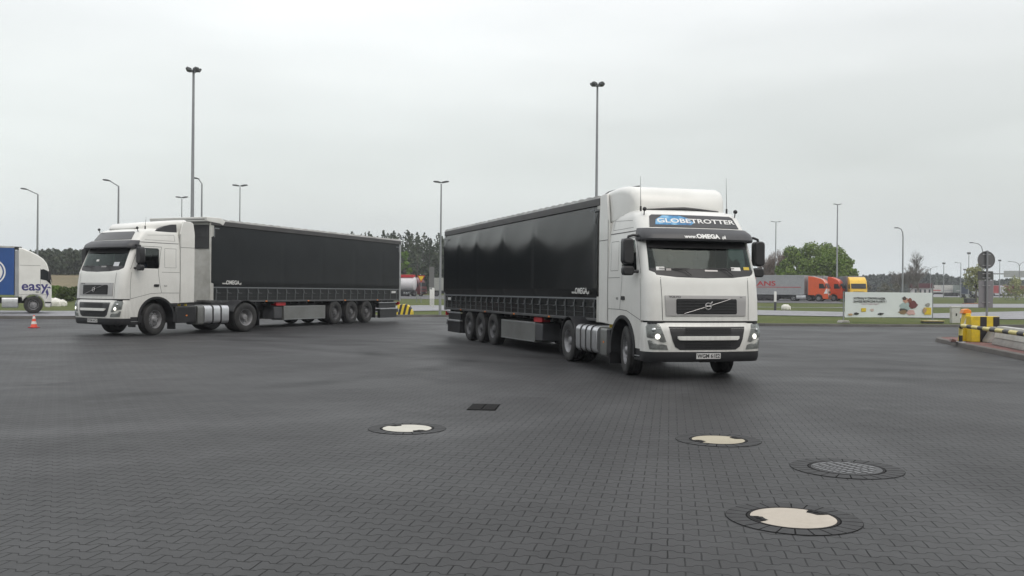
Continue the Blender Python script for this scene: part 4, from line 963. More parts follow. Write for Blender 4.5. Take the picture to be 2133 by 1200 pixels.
def leafy(name, label, cat, loc, h, wd, m, seed, n=2600, cl=.16, group=None, low=.12):
    rnd = random.Random(seed); t = thing(name, label, cat, loc, group=group)
    mb = MB(); mb.tube([(0, 0, -.2), (.05, 0, h * .3), (-.05, .1, h * .55), (.1, 0, h * .8)], [h * .022, h * .018, h * .012, h * .005], 7)
    for k in range(9):
        a = rnd.uniform(0, 6.28); z = h * rnd.uniform(.25, .6); r = wd * rnd.uniform(.4, .8)
        mb.tube([(0, 0, z), (r * .5 * math.cos(a), r * .5 * math.sin(a), z + h * .12), (r * math.cos(a), r * math.sin(a), z + h * .22)], [h * .008, h * .005, .01], 5)
    mb.build('trunk', M['bark'], t)
    mb = MB(); blobs = []
    for k in range(16):
        a = rnd.uniform(0, 6.28); zz = rnd.uniform(low + .1, .88); rr_ = wd * .72 * math.sqrt(rnd.random()) * math.sin(math.pi * min(1, .25 + zz * .72)); blobs.append((rr_ * math.cos(a), rr_ * math.sin(a), h * zz, wd * rnd.uniform(.28, .46)))
    for k in range(n):
        bx, by, bz, br_ = rnd.choice(blobs); v = Vector((rnd.gauss(0, 1), rnd.gauss(0, 1), rnd.gauss(0, 1))).normalized() * br_ * (rnd.random() ** .4) * rnd.uniform(.8, 1.12)
        leafquad(mb.bm, (bx + v.x, by + v.y, max(.15, min(h, bz + v.z * .85))), cl, rnd)
    mb.build('crown', m, t, smooth=0, weld=False); return t
def bare(name, label, cat, loc, h, wd, seed, m, group=None, dens=1.0, leaf=None):
    rnd = random.Random(seed); t = thing(name, label, cat, loc, group=group); tr = MB(); cr = MB()
    def grow(p, d, L, r, lev):
        q = p + d * L; mid = p + d * L * .5 + Vector((rnd.uniform(-.06, .06), rnd.uniform(-.06, .06), 0)) * L
        (tr if lev < 2 else cr).tube([p, mid, q], [r, r * .8, r * .6], 5 if lev < 2 else 3, 0, False)
        if lev >= 4: return
        for k in range(int((4 if lev < 3 else 5) * dens)):
            s = rnd.uniform(.35, 1.0); nd = (d + Vector((rnd.gauss(0, .45), rnd.gauss(0, .45), rnd.uniform(0, .25))) * (wd / h * 2.2)).normalized()
            grow(p + d * L * s, nd, L * rnd.uniform(.5, .72), r * .5, lev + 1)
    grow(Vector((0, 0, -.2)), Vector((0, 0, 1)), h * .42, h * .014, 0)
    tr.build('trunk', m, t); cr.build('crown', m, t, smooth=0, weld=False); return t
def place_top(u, v, D):
    p = gd(u, D); return p, zat(u, v, D) - p.z
# green trees behind the orange trucks
specs = [(1662, 512, 168, 4.6), (1697, 501, 172, 5.2), (1730, 505, 176, 4.8), (1752, 530, 170, 3.4), (1640, 540, 166, 3.2), (1715, 520, 160, 4.6)]
lab = ['green leafy tree right of the bare trees, behind the grey trailer', 'tallest round green tree of the clump behind the orange trucks', 'green tree behind the tall lamp post beside the orange trucks', 'small green tree at the right edge of the green clump', 'low green tree at the left end of the clump behind the grey trailer', 'dense green tree in the middle of the clump above the orange cabs']
for i, (u, v, D, wd) in enumerate(specs):
    p, h = place_top(u, v, D); leafy('leafy_tree', lab[i], 'tree', p, h, wd, M['leaf'], 40 + i, 8000, .21, 'green trees behind the parked trucks', .02)
for i, (u, v, D, wd, l) in enumerate([(1592, 520, 175, 2.6, 'bare brown tree just right of the right-hand truck mirror'), (1612, 515, 180, 2.4, 'thin bare tree behind the lamp post left of the green trees'), (1634, 508, 184, 2.6, 'pale bare tree standing behind the left side of the green trees')]):
    p, h = place_top(u, v, D); bare('bare_tree', l, 'tree', p, h, wd, 60 + i, M['twigr'], 'bare trees beside the green clump', 2.0)
for i, (u, v, D, wd, l) in enumerate([(1911, 522, 230, 4.6, 'tall bare grey tree above the red-roofed house'), (1893, 550, 225, 3.8, 'shorter bare tree left of the tall one above the red roof'), (1872, 556, 235, 4.2, 'low bare tree left of the curved lamp post above the banner')]):
    p, h = place_top(u, v, D); bare('bare_tree', l, 'tree', p, h, wd, 70 + i, M['twig'], 'bare trees above the banner', 2.0)
p, h = place_top(2033, 543, 150); leafy('willow_tree', 'pale yellow-green tree half hidden behind the round sign', 'tree', p, h, 2.2, M['willow'], 81, 1500, .16, None, .2)
p, h = place_top(2116, 574, 190); leafy('willow_tree', 'low pale green tree under the gantry sign', 'tree', p, h, 3.0, M['willow'], 82, 1500, .16, None, .1)
p, h = place_top(842, 515, 190); leafy('lime_tree', 'bright green slim tree just behind the rear of the left trailer', 'tree', p, h, 1.9, M['leafbr'], 83, 1500, .2, None, .1)
for i, (u, v, D, wd, l, m) in enumerate([(118, 596, 100, 1.6, 'bright green bush between the blue truck and the left tractor', 'leafbr'), (148, 598, 92, 1.8, 'dark green bush touching the front of the left tractor', 'leafdk'), (133, 612, 88, 1.2, 'low dark bush right of the white stones', 'leafdk')]):
    p, h = place_top(u, v, D); leafy('bush', l, 'bush', p, max(h, 1), wd, M[m], 90 + i, 1100, .12, None, .0)
for i, (u, v, D, wd, l) in enumerate([(1843, 588, 200, 2.2, 'grey bare bush right of the yellow cab'), (1868, 590, 205, 1.8, 'pale bush left of the curved lamp post'), (1806, 588, 215, 2.0, 'small dull bush beside the yellow cab')]):
    p, h = place_top(u, v, D); leafy('bush', l, 'bush', p, max(h, 1), wd, M['twigleaf'] if 'twigleaf' in M else M['twig'], 95 + i, 700, .12, None, .0)

# ------------------------------------------------------------------ lamp posts and masts
M['lamp_head'] = mat('lamp_housing', (.10, .105, .11), .5)
def lamp(u, v, D, kind, label, group, arm=1.6, r=.09, updown=0.12):
    p = gd(u, D); h = zat(u, v, D) - p.z
    nm = {'mast': 'floodlight_mast', 'plain': 'lighting_mast'}.get(kind, 'street_lamp')
    t = thing(nm, label, 'lamp post', p, group=group)
    mb = MB()
    if kind in ('curve', 'curve2'):
        pts = [(0, 0, -.1), (0, 0, h * .5), (0, 0, h - 1.0), (-arm * .12, 0, h - .45), (-arm * .45, 0, h - .12), (-arm, 0, h)]
        mb.tube(pts, [r, r * .8, r * .6, r * .55, r * .5, r * .4], 8)
        if kind == 'curve2': mb.tube([(0, 0, h - 1.0), (arm * .12, 0, h - .45), (arm * .45, 0, h - .12), (arm, 0, h)], [r * .55, r * .5, r * .45, r * .4], 8)
    else:
        mb.tube([(0, 0, -.1), (0, 0, 1.2), (0, 0, 1.25), (0, 0, h)], [r * 1.15, r * 1.1, r, r * .55], 10)
    mb.build('pole', M['pole'], t)
    def head(x, z, tilt, s=.62):
        s *= max(1.0, D / 130); b = MB(); b.prism([(-.42 * s, -.02), (-.36 * s, .045), (.1 * s, .07), (.38 * s, .04), (.42 * s, -.015), (.2 * s, -.035), (-.3 * s, -.05)], 'y', -.11, .11)
        o = b.build('lamp_head', M['lamp_head'], t, bevel=.02); o.location = (x, 0, z); o.rotation_euler = (0, tilt, 0); return o
    if kind == 'single':
        b = MB(); b.tube([(0, 0, h), (-arm, 0, h + updown * 3)], r * .45, 6); b.build('arm', M['pole'], t); head(-arm - .2, h + updown * 3 + .03, R(10))
    elif kind == 'double':
        b = MB(); b.tube([(-arm * .6, 0, h + .08), (arm * .6, 0, h + .08)], r * .45, 6); b.build('arm', M['pole'], t); head(-arm * .6 - .1, h + .12, R(8)); head(arm * .6 + .1, h + .12, R(-8))
    elif kind == 'curve': head(-arm - .2, h, R(5))
    elif kind == 'curve2': head(-arm - .2, h, R(5)); head(arm + .2, h, R(-5))
    elif kind == 'mast':
        b = MB(); b.box(-.25, .25, -.04, .04, h - .08, h + .02); b.box(-.04, .04, -.25, .25, h - .08, h + .018); b.build('bracket', M['pole'], t)
        for x, y, a in ((-.5, .05, 155), (.5, .05, 25), (-.3, -.35, 215), (.34, -.35, -35)):
            b = MB(); b.prism([(-.06, -.04), (-.02, .09), (.24, .16), (.28, .07), (.18, -.07)], 'y', -.13, .13); o = b.build('floodlight', M['lamp_head'], t, bevel=.02); o.location = (x * .38, y * .6, h + .02); o.rotation_euler = (0, 0, R(a))
    elif kind == 'plain':
        b = MB(); b.box(-.35, .35, -.1, .1, h - .15, h + .25); b.build('floodlight', M['lamp_head'], t)
    return t
lamp(399, 148, 57, 'mast', 'tall floodlight mast rising behind the left tractor', 'tall floodlight masts', r=.125)
lamp(1240.5, 178, 59, 'mast', 'tall floodlight mast rising behind the front of the right trailer', 'tall floodlight masts', r=.115)
gl = 'street lamps round the lorry park'
lamp(77, 405, 68, 'single', 'street lamp with one arm above the blue truck', gl, .80)
lamp(245, 388, 62, 'single', 'street lamp with one arm above the roof of the left tractor', gl, .60)
lamp(418.5, 383, 66, 'single', 'street lamp just right of the left floodlight mast, its arm ending at the mast', gl, .25)
lamp(377, 414, 78, 'double', 'small two-headed street lamp just left of the left floodlight mast', gl, .28, .06)
lamp(498, 390, 66, 'double', 'two-headed street lamp above the front part of the left trailer', gl, .32, .06)
lamp(917, 383, 61, 'double', 'two-headed street lamp in the gap between the two trailers', gl, .28, .08)
lamp(1615, 463, 178, 'double', 'two-headed street lamp in front of the bare trees, above the grey trailer', gl, .95, .14)
lamp(1743, 427, 150, 'double', 'two-headed street lamp above the orange cabs', gl, .50, .15)
lamp(1880, 475, 100, 'curve', 'lamp post with a curved arm above the banner', gl, .5, .11)
lamp(2046, 506, 112, 'curve', 'lamp post with a curved arm peeping out left of the round sign', gl, 1.15, .09)
lamp(1965.5, 549, 230, 'plain', 'slim lighting mast above the long white trailers', gl, 1, .12)
lamp(2001, 548, 220, 'single', 'grey lamp post with one left arm, left of the yellow-green tree', gl, .9, .12, .02)
lamp(2017.5, 528, 200, 'plain', 'slim mast rising from the dark blue truck', gl, 1, .11)
lamp(2009, 562, 260, 'plain', 'short distant mast between two taller ones left of the round sign', gl, 1, .1)
lamp(2082, 543, 240, 'plain', 'slim mast immediately right of the round sign', gl, 1, .11)
lamp(2123, 545, 200, 'curve2', 'lamp post with two curved arms at the right edge', gl, 1.9, .12)
lamp(1938, 556, 270, 'curve2', 'distant two-armed lamp right of the tall bare tree', gl, 1.3, .1)

# ------------------------------------------------------------------ parked trucks in the background
BP = {}
def col(name, c, r=.4):
    if name not in BP: BP[name] = mat(name, c, r, noise=.04, dirt=tuple(x * .5 for x in c), damt=.3, coat=.2)
    return BP[name]
M['dglass'] = mat('dark_glass', (.022, .026, .028), .15, spec=.3)
def lorry(label, loc, rz, cabc, trc, L=13.6, cabL=2.3, over=1.37, group=None, name='parked_truck', trz=0.0, scale=1.0, text=None, kind='box', prof=None, skirt=None):
    t = thing(name, label, 'truck', loc, rz, group=group, scale=scale)
    P = prof or [(-cabL, .95), (-over - .66, .95), (-over - .62, .75), (-over + .62, .75), (-over + .60, .42), (-.05, .38), (0, .6), (0, 1.2), (-.08, 1.95), (-.50, 2.95), (-.72, 3.25), (-1.05, 3.45), (-cabL + .5, 3.78), (-cabL, 3.82)]
    A = MB(); arch = [(-over + .60 * math.cos(a), .52 + .60 * math.sin(a)) for a in [math.pi * k / 8 for k in range(9)]]
    P = [(-cabL, .95), (-over - .62, .95)] + [(x, z) for x, z in arch[::-1] if z > .6] + [(-over + .60, .42), (-.06, .38), (0, .6), (0, 1.2), (-.08, 1.95), (-.48, 2.85), (-.68, 3.2), (-1.0, 3.42), (-cabL + .45, 3.76), (-cabL, 3.8)]
    A.prism(P, 'y', -1.23, 1.23); A.build('cab', cabc, t, bevel=.07, segs=3)
    b = MB(); b.prism([(.012, 2.0), (.02, 2.02), (-.345, 2.76), (-.38, 2.76)], 'y', -1.08, 1.08); w_ = b.build('windscreen', M['dglass'], t)
    for v in w_.data.vertices: v.co.x += -.045 if v.co.z < 2.4 else -.055 + .03
    for sg in (1, -1):
        b = MB(); y = sorted((sg * 1.232, sg * 1.238)); b.prism([(-.42, 1.95), (-1.30, 1.95), (-1.30, 2.68), (-.68, 2.68)], 'y', y[0], y[1]); b.build('side_window', M['dglass'], t)
        b = MB(); y = sorted((sg * 1.30, sg * 1.46)); b.box(-.42, -.28, y[0], y[1], 2.05, 2.6); b.build('mirror', M['black'], t, bevel=.03)
        wheel('front', t, -over, sg * 1.2); wheel('drive', t, -over - 3.7, sg * 1.2)
        y = sorted((sg * .5, sg * 1.2)); b = MB(); b.prism(rr(y[0], y[1], .35, .95, .1), 'x', -cabL - 1.75, -cabL - .35); b.build('fuel_tank', M['alu'], t)
        b = MB(); y = sorted((sg * .80, sg * 1.12)); b.box(-.02, .03, y[0], y[1], .72, .95); b.build('headlight', M['lampback'], t)
        if kind == 'box':
            for k in range(3): wheel('trailer', t, -L - cabL + 2.4 + 1.3 * k, sg * 1.2, rim='rimdk')
    b = MB(); b.box(-.02, .02, -.75, .75, .5, .95); b.box(-.06, .012, -.8, .8, 1.25, 1.55); b.build('grille', M['black'], t)
    b = MB(); b.box(-cabL - 3.6, -.8, -.45, .45, .6, .95); b.build('chassis_frame', M['frame'], t)
    x0 = -cabL - .55
    if kind == 'box':
        b = MB(); b.box(x0 - L, x0, -1.27, 1.27, 1.05, 3.95); tb = b.build('trailer_body', trc, t, bevel=.03)
        b = MB(); b.box(x0 - L + .2, x0 - 2, -.6, .6, .7, 1.04); b.box(x0 - 7.0, x0 - 4, -1.2, 1.2, .35, .9); b.build('trailer_frame', M['frame'], t)
        for sg in (1, -1):
            y = sorted((sg * 1.275, sg * 1.285))
            for za, zb_ in ((1.0, 1.12), (3.85, 3.97)): b = MB(); b.box(x0 - L, x0, y[0], y[1], za, zb_); b.build('trailer_rail', M['galv'], tb)
        return t, tb, x0
    return t, None, x0
# blue lorry at the left edge: its own cab shape is a rounded high-roof one
p = gp(107, 652)
def easy_truck():
    rz = R(27); t = thing('parked_truck', 'white high-roof truck with EASY lettering and a blue trailer at the left edge', 'truck', p, rz)
    cabL, ov = 1.78, .98
    arch = [(-ov + .60 * math.cos(a), .52 + .60 * math.sin(a)) for a in [math.pi * k / 10 for k in range(11)]]
    P = [(-cabL, .98), (-ov - .62, .98)] + [(x, z) for x, z in arch[::-1] if z > .6] + [(-ov + .60, .40), (-.10, .36), (-.02, .6), (0, 1.2), (-.02, 1.75), (-.10, 2.2), (-.20, 2.75), (-.28, 3.0), (-.45, 3.25), (-.75, 3.48), (-1.10, 3.68), (-1.5, 3.85), (-cabL, 3.92)]
    b = MB(); b.prism(P, 'y', -1.23, 1.23); b.build('cab', M['white'], t, bevel=.09, segs=3)
    b = MB(); b.box(-cabL - .20, -cabL - .0, -1.2, 1.2, 1.0, 3.75); b.build('side_fairing', M['galv'], t, bevel=.02)
    b = MB(); b.box(-cabL - .5, -cabL + .15, -1.0, 1.0, 3.86, 3.97); b.build('roof_gap', M['black'], t)
    b = MB(); b.prism([(.0, 1.85), (.02, 1.85), (-.14, 2.72), (-.17, 2.72)], 'y', -1.1, 1.1); b.build('windscreen', M['dglass'], t)
    for sg in (1, -1):
        b = MB(); y = sorted((sg * 1.232, sg * 1.24)); b.prism([(-.02, 1.70), (-.30, 1.98), (-.62, 2.05), (-.62, 2.62), (-.45, 2.66), (-.22, 2.55), (-.10, 2.1)], 'y', y[0], y[1]); b.build('side_window', M['dglass'], t)
        b = MB(); y = sorted((sg * 1.30, sg * 1.45)); b.box(-.20, -.06, y[0], y[1], 2.0, 2.55); b.build('mirror', M['black'], t, bevel=.03)
        wheel('front', t, -ov, sg * 1.2)
        wheel('drive', t, -ov - 3.2, sg * 1.2)
        y = sorted((sg * .5, sg * 1.21)); b = MB(); b.prism(rr(y[0], y[1], .35, .95, .08), 'x', -cabL - .85, -cabL - .02); b.build('fuel_tank', M['alu'], t)
        b = MB(); y = sorted((sg * .9, sg * 1.22)); b.box(-.35, .02, y[0], y[1], .42, .60); b.build('headlight', M['lampback'], t)
    for k, z in ((-.30, 1.12), (-.6, 1.25)): pass
    b = MB(); y = -1.2345
    for x_, xx, z_, zz in ((-.62, -.605, 1.16, 2.7), (-1.72, -.62, 2.86, 2.875), (-1.72, -.45, 1.12, 1.135), (-.62, -.12, 1.12, 1.135)): b.box(x_, xx, y - .003, y, z_, zz)
    b.build('panel_joint', M['seam'], t)
    b = MB(); b.box(-.86, -.70, y - .02, y, 1.26, 1.31); b.build('door_handle', M['black'], t)
    b = MB(); b.prism([(-1.72, 3.80), (-1.2, 3.66), (-.80, 3.47), (-.84, 3.44), (-1.22, 3.60), (-1.72, 3.72)], 'y', -1.02, -.98); b.build('roof_rib', M['galv'], t)
    b = MB(); b.box(-.36, -.02, -1.245, -1.20, .62, .70); b.build('bumper_trim', M['black'], t)
    lettering('easy', .80, lambda x, y: (-.92 + x * 1.0, -1.236, 1.38 + y), M['navy_text'], t, sx=1.02, bold=.016)
    b = MB(); b.prism([(-.34, 1.30), (-.24, 1.50), (-.16, 1.18), (-.30, .85), (-.26, 1.1)], 'y', -1.239, -1.234); b.prism([(-.12, 1.62), (-.3, 1.55), (-.02, 1.50)], 'y', -1.239, -1.234); b.build('painted_figure', M['navy_text'], t)
    b = MB(); b.box(-cabL - 4.2, -.8, -.45, .45, .6, .95); b.build('chassis_frame', M['frame'], t)
    x0 = -cabL - .22
    b = MB(); b.box(x0 - 13.6, x0, -1.27, 1.27, 1.10, 3.88); tb = b.build('trailer_body', col('blue_curtain', (.018, .075, .26)), t, bevel=.02)
    b = MB(); b.box(x0 - 13.6, x0, -1.29, 1.29, 3.882, 3.98); b.build('trailer_roof', M['tarp'], t)
    b = MB(); b.box(x0 - 13, x0 - 1.2, -.6, .6, .7, 1.09); b.box(x0 - 6.5, x0 - 3.8, -1.2, 1.2, .35, .9); b.build('trailer_frame', M['frame'], t)
    for k in range(3):
        for sg in (1, -1): wheel('trailer', t, x0 - 8.1 - 1.31 * k, sg * 1.22, rim='rimdk')
    for r0, r1, nm, m_ in ((.70, .78, 'ring_mark', 'white_text'), (.46, .62, 'ring_mark', 'white_text')):
        b = MB(); b.lathe([(r0, -1.276), (r0, -1.280), (r1, -1.280), (r1, -1.276), (r0, -1.276)], n=40, c=(x0 - 1.22, 0, 2.45)); b.build(nm, M[m_], tb)
easy_truck()
# orange trucks
og = 'orange trucks parked behind the verge'
orange = col('orange_paint', (.62, .085, .012)); greyc = col('grey_curtain', (.29, .30, .31)); 
p = gp(1728, 628.5)
t, tb, x0 = lorry('orange truck with a white stripe, pulling a grey trailer lettered in red', p, R(-30), orange, greyc, cabL=2.9, group=og)
lettering('TRANS', 1.0, lambda x, y: (x0 - 6.6 + x, -1.279, 2.35 + y), M['red'], tb, sx=1.5, bold=.02)
lettering('CARGO', .5, lambda x, y: (x0 - 8.4 + x, -1.279, 3.3 + y), M['red'], tb, sx=1.3, bold=.01)
b = MB(); b.box(x0 - 13.3, x0 - .5, -1.281, -1.276, 2.08, 2.17); b.build('stripe', M['red'], tb)
b = MB(); b.prism([(-.05, 1.2), (-.09, 1.95), (-.25, 1.95), (-.60, 1.2)], 'y', -1.238, -1.232); b.box(.002, .006, -1.1, -.2, 1.0, 1.9); b.build('white_stripe', M['white'], t)
b = MB(); b.prism([(-.5, 2.92), (-.68, 3.28), (-1.0, 3.50), (-2.2, 3.86), (-2.2, 3.80), (-1.0, 3.42), (-.6, 3.1)], 'y', -1.15, -.9); b.build('roof_stripe', M['white'], t)
p = gp(1728, 628.5) + Vector((3.9, 4.6, 0)); p.z = G(p.x, p.y)
lorry('plain orange truck cab standing to the right of the white-striped one', p, R(-33), col('red_orange_paint', (.60, .07, .02)), greyc, group=og)
p = gd(1789, 140); lorry('yellow truck cab facing the camera above the left end of the banner', p, R(-100), col('yellow_cab', (.75, .47, .03)), col('slate_curtain', (.19, .19, .22)), name='parked_truck')
p = gd(1768, 152); 
g3 = 'trucks parked far off at right'
for u, D, rz, c, tc_, l in [(2046, 232, -48, col('white_cab', (.55, .55, .6)), col('navy_curtain', (.06, .075, .12)), 'dark blue box truck with a pale cab left of the round sign'),
        (2097, 300, -15, col('white_cab', (.55, .55, .6)), col('red_curtain', (.30, .03, .03)), 'white-cabbed truck with a red trailer right of the round sign'),
        (2117, 305, -15, col('white_cab', (.55, .55, .6)), col('greygreen_curtain', (.16, .19, .17)), 'white-cabbed truck with a grey-green trailer near the right edge'),
        (2150, 300, -15, col('maroon_cab', (.25, .03, .04)), col('maroon_curtain', (.18, .03, .035)), 'maroon truck at the right edge')]:
    lorry(l, gd(u, D), R(rz), c, tc_, L=9 if u > 2060 else 2.6, group=g3, scale=.92)
# long white trailers far off
for u, D, L_, l in ((1958, 330, 11, 'long white trailer beside the red-roofed house'), (1984, 322, 7, 'white trailer between the long white one and the dark blue truck'), (2000, 318, 4, 'pale grey-green container behind the dark blue truck')):
    pp = gd(u, D); t = thing('parked_trailer', l, 'trailer', pp, R(-6), group='white trailers far off at right'); k = L_ / 2
    b = MB(); b.box(-k, k, -1.2, 1.2, 1.0, 3.6); b.build('body', M['wall'] if L_ > 4 else col('greygreen_curtain', (.16, .19, .17)), t, bevel=.05)
    b = MB(); b.box(-k + .2, k - .2, -.6, .6, .5, 1.0); b.build('chassis_frame', M['frame'], t)
    for sg in (1, -1):
        for x in (-k + 1.5, -k + 2.7): wheel('trailer', t, x, sg * 1.15, rim='rimdk')
        b = MB(); b.box(-k + .3, k - .3, sg * 1.21 - .005, sg * 1.21 + .005, 1.6, 1.9); b.build('side_stripe', M['red'] if L_ == 11 else M['galv'], t)
# middle gap: tanker, red tractor, grey trailers
gm = 'trucks parked beyond the gap between the trailers'
pp = gd(852, 154); t = thing('tank_trailer', 'white tanker with a red top showing just behind the left trailer', 'trailer', pp, R(-8), group=gm)
b = MB(); b.lathe([(0, -6), (.8, -5.95), (1.15, -5.8), (1.15, .95), (.9, 1.12), (0, 1.2)], axis='x', n=24, c=(0, 0, 2.1)); b.build('tank', col('tank_white', (.60, .58, .60)), t)
b = MB(); b.box(-5.5, .9, -.7, .7, 3.15, 3.62); b.build('walkway', M['red'], t, bevel=.04)
b = MB(); b.box(-5.8, 1.0, -.5, .5, .75, 1.1); b.build('chassis_frame', M['frame'], t)
for sg in (1, -1):
    for x in (-4.6, -3.3, -2.0): wheel('trailer', t, x, sg * 1.15, rim='rimdk')
pp = gd(873, 156); lorry('dark red truck seen behind the yellow triangular sign', gd(882, 158), R(-30), col('darkred_cab', (.11, .018, .022)), col('mauve_curtain', (.22, .2, .22)), L=6, group=gm, scale=.85)
pp = gd(913, 160); t = thing('parked_trailer', 'pale grey box trailer by the lamp post in the gap between the trailers', 'trailer', pp, R(4), group=gm)
b = MB(); b.box(-1.6, 3.5, -1.2, 1.2, 1.0, 3.2); b.build('body', col('paleg', (.28, .29, .27)), t, bevel=.04); b = MB(); b.box(-1.4, 3.3, -.6, .6, .5, 1.0); b.build('chassis_frame', M['frame'], t)
for sg in (1, -1): wheel('trailer', t, -.3, sg * 1.15, rim='rimdk')
# red-roofed house
pp = gd(1919, 300); t = thing('small_house', 'small house with a dark red roof above the right end of the banner', 'building', pp, R(-12))
b = MB(); b.box(-2.9, 2.9, -2, 2, 0, 2.5); wl = b.build('wall', col('cream_wall', (.45, .43, .42)), t)
b = MB(); b.prism([(-2.5, 2.45), (2.5, 2.45), (0, 4.0)], 'x', -3.5, 3.5); b.build('roof', mat('dark_red_tiles', (.045, .010, .012), .9, spec=.05), t)
for k in range(4): b = MB(); b.box(-2.4 + k * 1.4, -1.8 + k * 1.4, -2.02, -2.0, .9, 2.0); b.build('window', M['dglass'], wl)
# gantry sign
pp = gd(2112, 210); t = thing('gantry_sign', 'wide grey road sign seen from behind on a high beam at the right edge', 'sign', pp, 0)
zc = zat(2112, 571, 210) - pp.z
b = MB(); b.tube([(-4.8, 0, 0), (-4.8, 0, zc + .2)], .14, 8); b.tube([(6.5, 0, 0), (6.5, 0, zc + .2)], .14, 8); b.build('post', M['pole'], t)
b = MB(); b.box(-4.8, 6.5, -.1, .1, zc - .1, zc + .15); b.build('beam', M['pole'], t); b = MB(); b.box(-2.4, 5.5, -.16, -.11, zc - .75, zc + .75); b.build('panel', M['signback'] if 'signback' in M else M['galv'], t)

# ------------------------------------------------------------------ banner on the verge
M['banner'] = mat('banner_cloth', (.62, .665, .67), .6, noise=.04, nscale=1)
pl_, pr_ = gp(1757.5, 672), gp(1943, 671)
dv = (pr_ - pl_); bl = math.hypot(dv.x, dv.y); t = thing('advertising_banner', 'long pale advertising banner with a couple and a yellow pack on the grass verge', 'banner', (pl_.x, pl_.y, 0), math.atan2(dv.y, dv.x))
sc_b = F / pl_.y; z0 = H - (661 - 613.6) / sc_b; z1 = H - (608 - 613.6) / sc_b
b = MB(); n = 24
for i in range(n):
    x0_, x1_ = bl * .012 + bl * .976 * i / n, bl * .012 + bl * .976 * (i + 1) / n; wv = lambda x: .02 * math.sin(x * 2.7)
    b.quad([(x0_, wv(x0_), z0), (x1_, wv(x1_), z0), (x1_, wv(x1_), z1), (x0_, wv(x0_), z1)]); b.quad([(x0_, wv(x0_) + .012, z1), (x1_, wv(x1_) + .012, z1), (x1_, wv(x1_) + .012, z0), (x0_, wv(x0_) + .012, z0)])
cl = b.build('cloth', M['banner'], t)
for x in (0, bl):
    b = MB(); b.tube([(x, .03, -.05), (x, .03, z1 + (.5 if x else .03))], .035, 8); b.build('post', M['pole'], t)
    b = MB(); b.prism([(x - .30, 0), (x + .30, 0), (x + .2, .14), (x - .2, .14)], 'y', -.2, .25); b.build('foot', M['concrete'], t, bevel=.02)
bh = z1 - z0; fx = lambda u: (u - 1757.5) / 185.5 * bl; fz = lambda v: z1 - (v - 608) / 53 * bh
lettering('WYTRWAJ W ZDROWIU RAZEM,', .16, lambda x, y: (fx(1809) + x, -.03, fz(623.0) + y), M['black_text'], cl, sx=.95, bold=.006)
lettering('ZAWSZE BEZPIECZNE PLANETY ?', .16, lambda x, y: (fx(1810) + x, -.03, fz(629.5) + y), M['black_text'], cl, sx=.98, bold=.006)
lettering('TYLKO POTRZEBNY KREDYT', .12, lambda x, y: (fx(1810) + x, -.03, fz(634.5) + y), col('dull_text', (.3, .15, .2)), cl, sx=.8)
def blob(u, v, ru, rv, c, nm, d=.032):
    b = MB(); rn = random.Random(int(u * 7 + v)); pts = [(fx(u + ru * math.cos(a) * rn.uniform(.7, 1.25)), fz(v + rv * math.sin(a) * rn.uniform(.7, 1.25))) for a in [2 * math.pi * k / 14 for k in range(14)]]
    b.prism(pts[::-1], 'y', -d - .001, -d); b.build(nm, c, cl)
skin = col('printed_skin', (.45, .25, .19), .6)
blob(1883, 639, 12, 9.5, col('printed_shirt', (.33, .42, .42), .6), 'printed_man'); blob(1879, 647, 9, 5, col('printed_shade', (.06, .06, .06), .6), 'printed_man', .034); blob(1899, 634, 10, 9, col('printed_jumper', (.14, .04, .045), .6), 'printed_woman', .033)
blob(1884, 625, 5.5, 6, skin, 'printed_face', .036); blob(1881, 620.5, 5, 3.5, col('printed_hair', (.06, .045, .04), .6), 'printed_hair', .038); blob(1892, 625, 5, 5.5, col('printed_red_hair', (.20, .07, .05), .6), 'printed_hair', .037)
blob(1878, 650, 9, 4.5, col('printed_box', (.22, .15, .08), .6), 'printed_basket', .039); blob(1895, 651, 9, 5, col('printed_pink', (.55, .36, .34), .6), 'printed_basket', .036)
b = MB(); b.box(fx(1924), fx(1938.5), -.036, -.033, fz(655.5), fz(640)); b.build('printed_pack', M['yellow'], cl); blob(1931, 635, 5, 5, col('printed_grey', (.30, .30, .28), .6), 'printed_lid'); blob(1924, 646, 5, 5.5, col('printed_tan', (.42, .28, .16), .6), 'printed_bun', .038)
b = MB(); b.box(fx(1792), fx(1801.5), -.036, -.033, fz(649), fz(641.5)); b.build('printed_logo', M['yellow'], cl)
blob(1814, 645.5, 4, 3, col('printed_cream', (.5, .4, .36), .6), 'printed_script'); blob(1782, 653.5, 6, 2.5, M['black_text'], 'printed_phone'); blob(1770, 655, 6, 2, col('printed_tan', (.42, .28, .16), .6), 'printed_tray', .034); blob(1832, 653.5, 6, 2.2, M['black_text'], 'printed_keys')

# ------------------------------------------------------------------ small things on the verge
p = gp(70.5, 683); t = thing('traffic_cone', 'small red and white traffic cone in front of the blue truck', 'traffic cone', (p.x, p.y, 0)); k_ = .52
b = MB(); b.box(-.16, .16, -.16, .16, 0, .035); b.build('base', M['conered'] if 'conered' in M else M['red'], t, bevel=.01)
conem = mat('cone_red', (.75, .09, .05), .5); conew = mat('cone_white', (.72, .70, .66), .5)
pr = [(.125, .035), (.10, .15), (.10, .15), (.078, .26), (.058, .36), (.036, .46), (.028, .50), (0, .502)]
b = MB()
for a, c, mi in ((0, 1, 0), (1, 3, 1), (3, 4, 0), (4, 5, 1), (5, 7, 0)): b.lathe(pr[a:c + 1], axis='z', n=20, mi=mi)
b.build('cone', [conem, conew], t)
